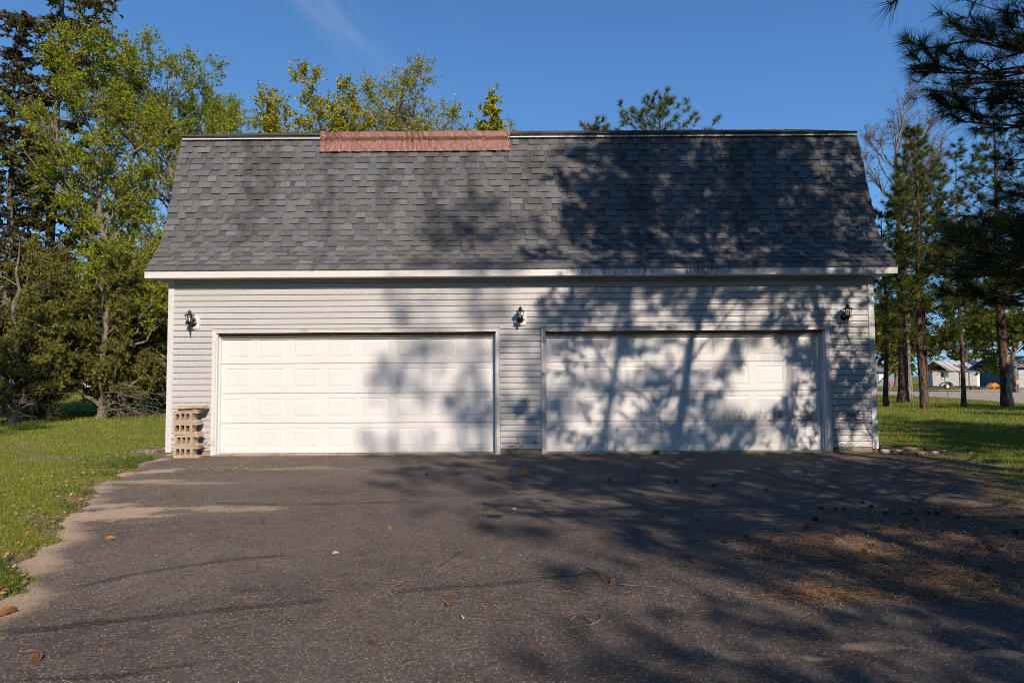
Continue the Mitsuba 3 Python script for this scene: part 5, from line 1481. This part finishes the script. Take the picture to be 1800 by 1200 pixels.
painted(f'{TR_}__wheel__rim', tm((np.c_[rv[:, 0] - 0.95, -rv[:, 2] - 0.20, rv[:, 1] + 0.34], rf)), (0.7, 0.7, 0.7))
tx = meshkit.text_mesh('HONDA', 0.20, 0.004, bold=True)
tv = np.array(tx.vertices)
tv[:, 0] *= 1.28 / (tv[:, 0].max() - tv[:, 0].min())
painted(f'{TR_}__lettering', tm((np.c_[tv[:, 0] - 2.25, -tv[:, 2] - 0.003, tv[:, 1] + 1.62], tx.faces)), (0.36, 0.02, 0.02))

SH = thing('shed', 'long dark plank shed with a ribbed grey metal roof behind the trailer', 'shed')
sx0, sx1, sy, sz = 60.8, 71.0, 84.0, gz(60, 84)
rng = np.random.default_rng(88)
x_ = sx0
while x_ < sx1:
    w = rng.uniform(0.26, 0.38)
    c = rng.uniform(0.075, 0.13)
    if x_ > 62.5:
        painted(f'{SH}__plank', box(x_, min(x_ + w - 0.02, sx1), sy + rng.uniform(0, 0.02), sy + 0.08, sz, sz + 2.25), (c * 1.1, c * 0.95, c * 0.78), mat='matter')
    x_ += w
painted(f'{SH}__wall', box(sx0, sx1, sy + 0.09, sy + 6, sz - 0.2, sz + 2.25), (0.06, 0.055, 0.05), mat='matter')
rf_ = np.array([(sx0 - 0.3, sy - 0.5, sz + 2.25), (sx1 + 0.3, sy - 0.5, sz + 2.25), (sx1 + 0.3, sy + 3.1, sz + 3.75), (sx0 - 0.3, sy + 3.1, sz + 3.75), (sx1 + 0.3, sy + 6.7, sz + 2.25), (sx0 - 0.3, sy + 6.7, sz + 2.25)])
painted(f'{SH}__roof', (rf_, np.array([(0, 1, 2, 3), (3, 2, 4, 5)])), (0.42, 0.41, 0.39), mat='matter')
painted(f'{SH}__roof__eave_board', box(sx0 - 0.3, sx1 + 0.3, sy - 0.56, sy - 0.505, sz + 2.10, sz + 2.27), (0.62, 0.60, 0.56))
for k in range(12):
    x0 = sx0 - 0.1 + k * 0.95
    painted(f'{SH}__roof__rib', tubes([[(x0, sy - 0.5, sz + 2.28), (x0, sy + 3.1, sz + 3.78)]], [[0.035, 0.035]], 4), (0.20, 0.19, 0.19), mat='matter')
WG = thing('far_garage', 'pale grey garage with a teal edge at the right border of the picture', 'garage')
painted(f'{WG}__wall', box(64.2, 74, 76.5, 84, gz(66, 78) - 0.2, gz(66, 78) + 2.6), (0.10, 0.16, 0.17), mat='matter')
painted(f'{WG}__door', box(64.9, 69.9, 76.42, 76.496, gz(66, 78), gz(66, 78) + 2.25), (0.36, 0.38, 0.40))
for k in range(1, 4):
    painted(f'{WG}__door__groove', box(64.9, 69.9, 76.40, 76.417, gz(66, 78) + 0.56 * k, gz(66, 78) + 0.56 * k + 0.03), (0.22, 0.23, 0.25))
painted(f'{WG}__roof', (np.array([(63.8, 76.0, gz(66, 78) + 2.6), (74.4, 76.0, gz(66, 78) + 2.6), (74.4, 80.3, gz(66, 78) + 4.2), (63.8, 80.3, gz(66, 78) + 4.2), (74.4, 84.5, gz(66, 78) + 2.6), (63.8, 84.5, gz(66, 78) + 2.6)]), np.array([(0, 1, 2, 3), (3, 2, 4, 5)])), (0.12, 0.15, 0.15), mat='matter')
BH = thing('blue_house', 'low pale blue house showing between the pine trunks', 'house')
hz = gz(60, 104)
painted(f'{BH}__wall', box(56.5, 64.5, 104, 111, hz - 0.2, hz + 2.4), (0.20, 0.25, 0.30), mat='matter')
painted(f'{BH}__roof', (np.array([(56, 103.5, hz + 2.4), (65, 103.5, hz + 2.4), (65, 107.5, hz + 4.0), (56, 107.5, hz + 4.0), (65, 111.5, hz + 2.4), (56, 111.5, hz + 2.4)]), np.array([(0, 1, 2, 3), (3, 2, 4, 5)])), (0.16, 0.15, 0.15), mat='matter')
for x_ in (58.4, 61.6):
    painted(f'{BH}__window', box(x_, x_ + 1.1, 103.95, 103.997, hz + 0.9, hz + 2.0), (0.7, 0.72, 0.74))
PH = thing('pale_house', 'pale house wall glimpsed through the cedars on the left', 'house')
pz = gz(-40, 46)
painted(f'{PH}__wall', box(-45.5, -35.6, 46, 53, pz - 0.3, pz + 1.75), (0.62, 0.66, 0.72), mat='matter')
painted(f'{PH}__roof', (np.array([(-46, 45.6, pz + 1.75), (-35.2, 45.6, pz + 1.75), (-35.2, 49.5, pz + 3.1), (-46, 49.5, pz + 3.1), (-35.2, 53.4, pz + 1.75), (-46, 53.4, pz + 1.75)]), np.array([(0, 1, 2, 3), (3, 2, 4, 5)])), (0.12, 0.12, 0.13), mat='matter')

BF = thing('bird_feeder', 'green box feeder on a thin leaning pole in the right lawn', 'bird feeder')
bx, by, bz = 22.74, 24.15, gz(22.7, 24.1)
painted(f'{BF}__pole', tubes([[(bx + 0.02, by, bz - 0.1), (bx - 0.10, by, bz + 0.8), (bx - 0.19, by, bz + 1.32)]], [[0.018] * 3], 6), (0.12, 0.12, 0.11))
painted(f'{BF}__box', join([box(bx - 0.30, bx - 0.06, by - 0.15, by + 0.12, bz + 1.32, bz + 1.58)]), (0.02, 0.10, 0.06))
painted(f'{BF}__roof', rot_about((np.array([(-0.22, -0.2, 0), (0.22, -0.2, 0), (0.22, 0.2, 0), (-0.22, 0.2, 0), (-0.22, 0, 0.1), (0.22, 0, 0.1)]), np.array([(0, 1, 5), (0, 5, 4), (2, 3, 4), (2, 4, 5), (0, 4, 3), (1, 2, 5)])), 0.2, (bx - 0.22, by, bz + 1.585)), (0.02, 0.04, 0.035))


def post_sign(label, cat, x, y, h, w, hh, c, pc, name):
    k_ = thing(name, label, cat)
    z = gz(x, y)
    painted(f'{k_}__post', box(x - 0.035, x + 0.035, y, y + 0.07, z - 0.1, z + h), pc)
    b = vf(m3.CrossSection([[(-w / 2, 0), (w / 2, 0), (w / 2, hh), (-w / 2, hh)]]).offset(-0.03, m3.JoinType.Round).offset(0.03, m3.JoinType.Round, 2.0, 16).extrude(0.02))
    painted(f'{k_}__board', (np.c_[b[0][:, 0] + x, -b[0][:, 2] + y - 0.003, b[0][:, 1] + z + h - hh], b[1]), c)
    painted(f'{k_}__board__legend', join([box(x - w * 0.32, x + w * 0.3, y - 0.030, y - 0.026, z + h - hh * 0.42, z + h - hh * 0.30), box(x - w * 0.25, x + w * 0.22, y - 0.030, y - 0.026, z + h - hh * 0.70, z + h - hh * 0.58)]), tuple(np.clip(np.array(c) + 0.25, 0, 0.7)))


post_sign('small pink red sign near the far edge of the lane', 'sign', 41.0, 63.0, 0.95, 0.55, 0.42, (0.42, 0.05, 0.09), (0.25, 0.2, 0.18), 'yard_sign')
post_sign('small orange square sign on a brown post at the right border', 'sign', 42.9, 46.6, 1.12, 0.34, 0.40, (0.60, 0.22, 0.10), (0.16, 0.09, 0.07), 'yard_sign')
key = thing('marker_post', 'short white post standing beside the trailer', 'post')
painted(f'{key}__shaft', lathe([(0.0, -0.1), (0.065, -0.1), (0.065, 1.0), (0.05, 1.06), (0, 1.08)], 10, (49.6, 71.0, gz(49, 71))), (0.70, 0.70, 0.70))
painted(f'{key}__cap', lathe([(0.09, 1.06), (0.10, 1.10), (0.07, 1.17), (0, 1.19)], 10, (49.6, 71.0, gz(49, 71))), (0.75, 0.75, 0.75))
key = thing('pipe_hoop', 'white bent pipe hoop in the grass behind the thick pine', 'hoop')
a_ = np.linspace(0, np.pi, 11)
painted(key, tubes([np.c_[44.0 + 0.42 * np.cos(a_), np.full(11, 66.0), gz(44, 66) + 0.9 * np.sin(a_) ** 0.8]], [[0.035] * 11], 6), (0.6, 0.6, 0.58))
key = thing('log', 'brown log lying on the ground at the trailer end', 'log')
add(key, tubes([[(49.2, 62.2, gz(50, 62) + 0.15), (49.8, 62.1, gz(50, 62) + 0.17), (50.4, 62.0, gz(50, 62) + 0.15)]], [[0.16, 0.18, 0.15]], 10), 'bark_pine', smooth=True)
CT = thing('tipped_cart', 'orange tipped garden cart on the gravel before the shed', 'cart')
ox, oy, oz = 52.6, 63.8, gz(52, 64)
tub = vf(m3.Manifold.hull_points(np.array([(-0.55, -0.3, 0.22), (0.5, -0.3, 0.10), (0.5, 0.3, 0.10), (-0.55, 0.3, 0.22), (-0.10, -0.4, 0.62), (0.18, -0.4, 0.74), (0.6, -0.4, 0.45), (-0.10, 0.4, 0.62), (0.18, 0.4, 0.74), (0.6, 0.4, 0.45)])))
painted(f'{CT}__tub', (tub[0] + (ox, oy, oz), tub[1]), (0.55, 0.22, 0.01))
for x_ in (-0.25, 0.4):
    w_ = trimesh.creation.torus(0.13, 0.05, major_sections=14, minor_sections=6)
    painted(f'{CT}__wheel', (np.c_[w_.vertices[:, 0] + ox + x_, w_.vertices[:, 2] + oy - 0.42, w_.vertices[:, 1] + oz + 0.17], w_.faces), (0.12, 0.03, 0.03), smooth=True)
painted(f'{CT}__handle', tubes([[(ox - 0.5, oy, oz + 0.25), (ox - 0.9, oy - 0.1, oz + 0.2), (ox - 1.15, oy - 0.1, oz + 0.12)]], [[0.025] * 3], 6), (0.05, 0.05, 0.05))
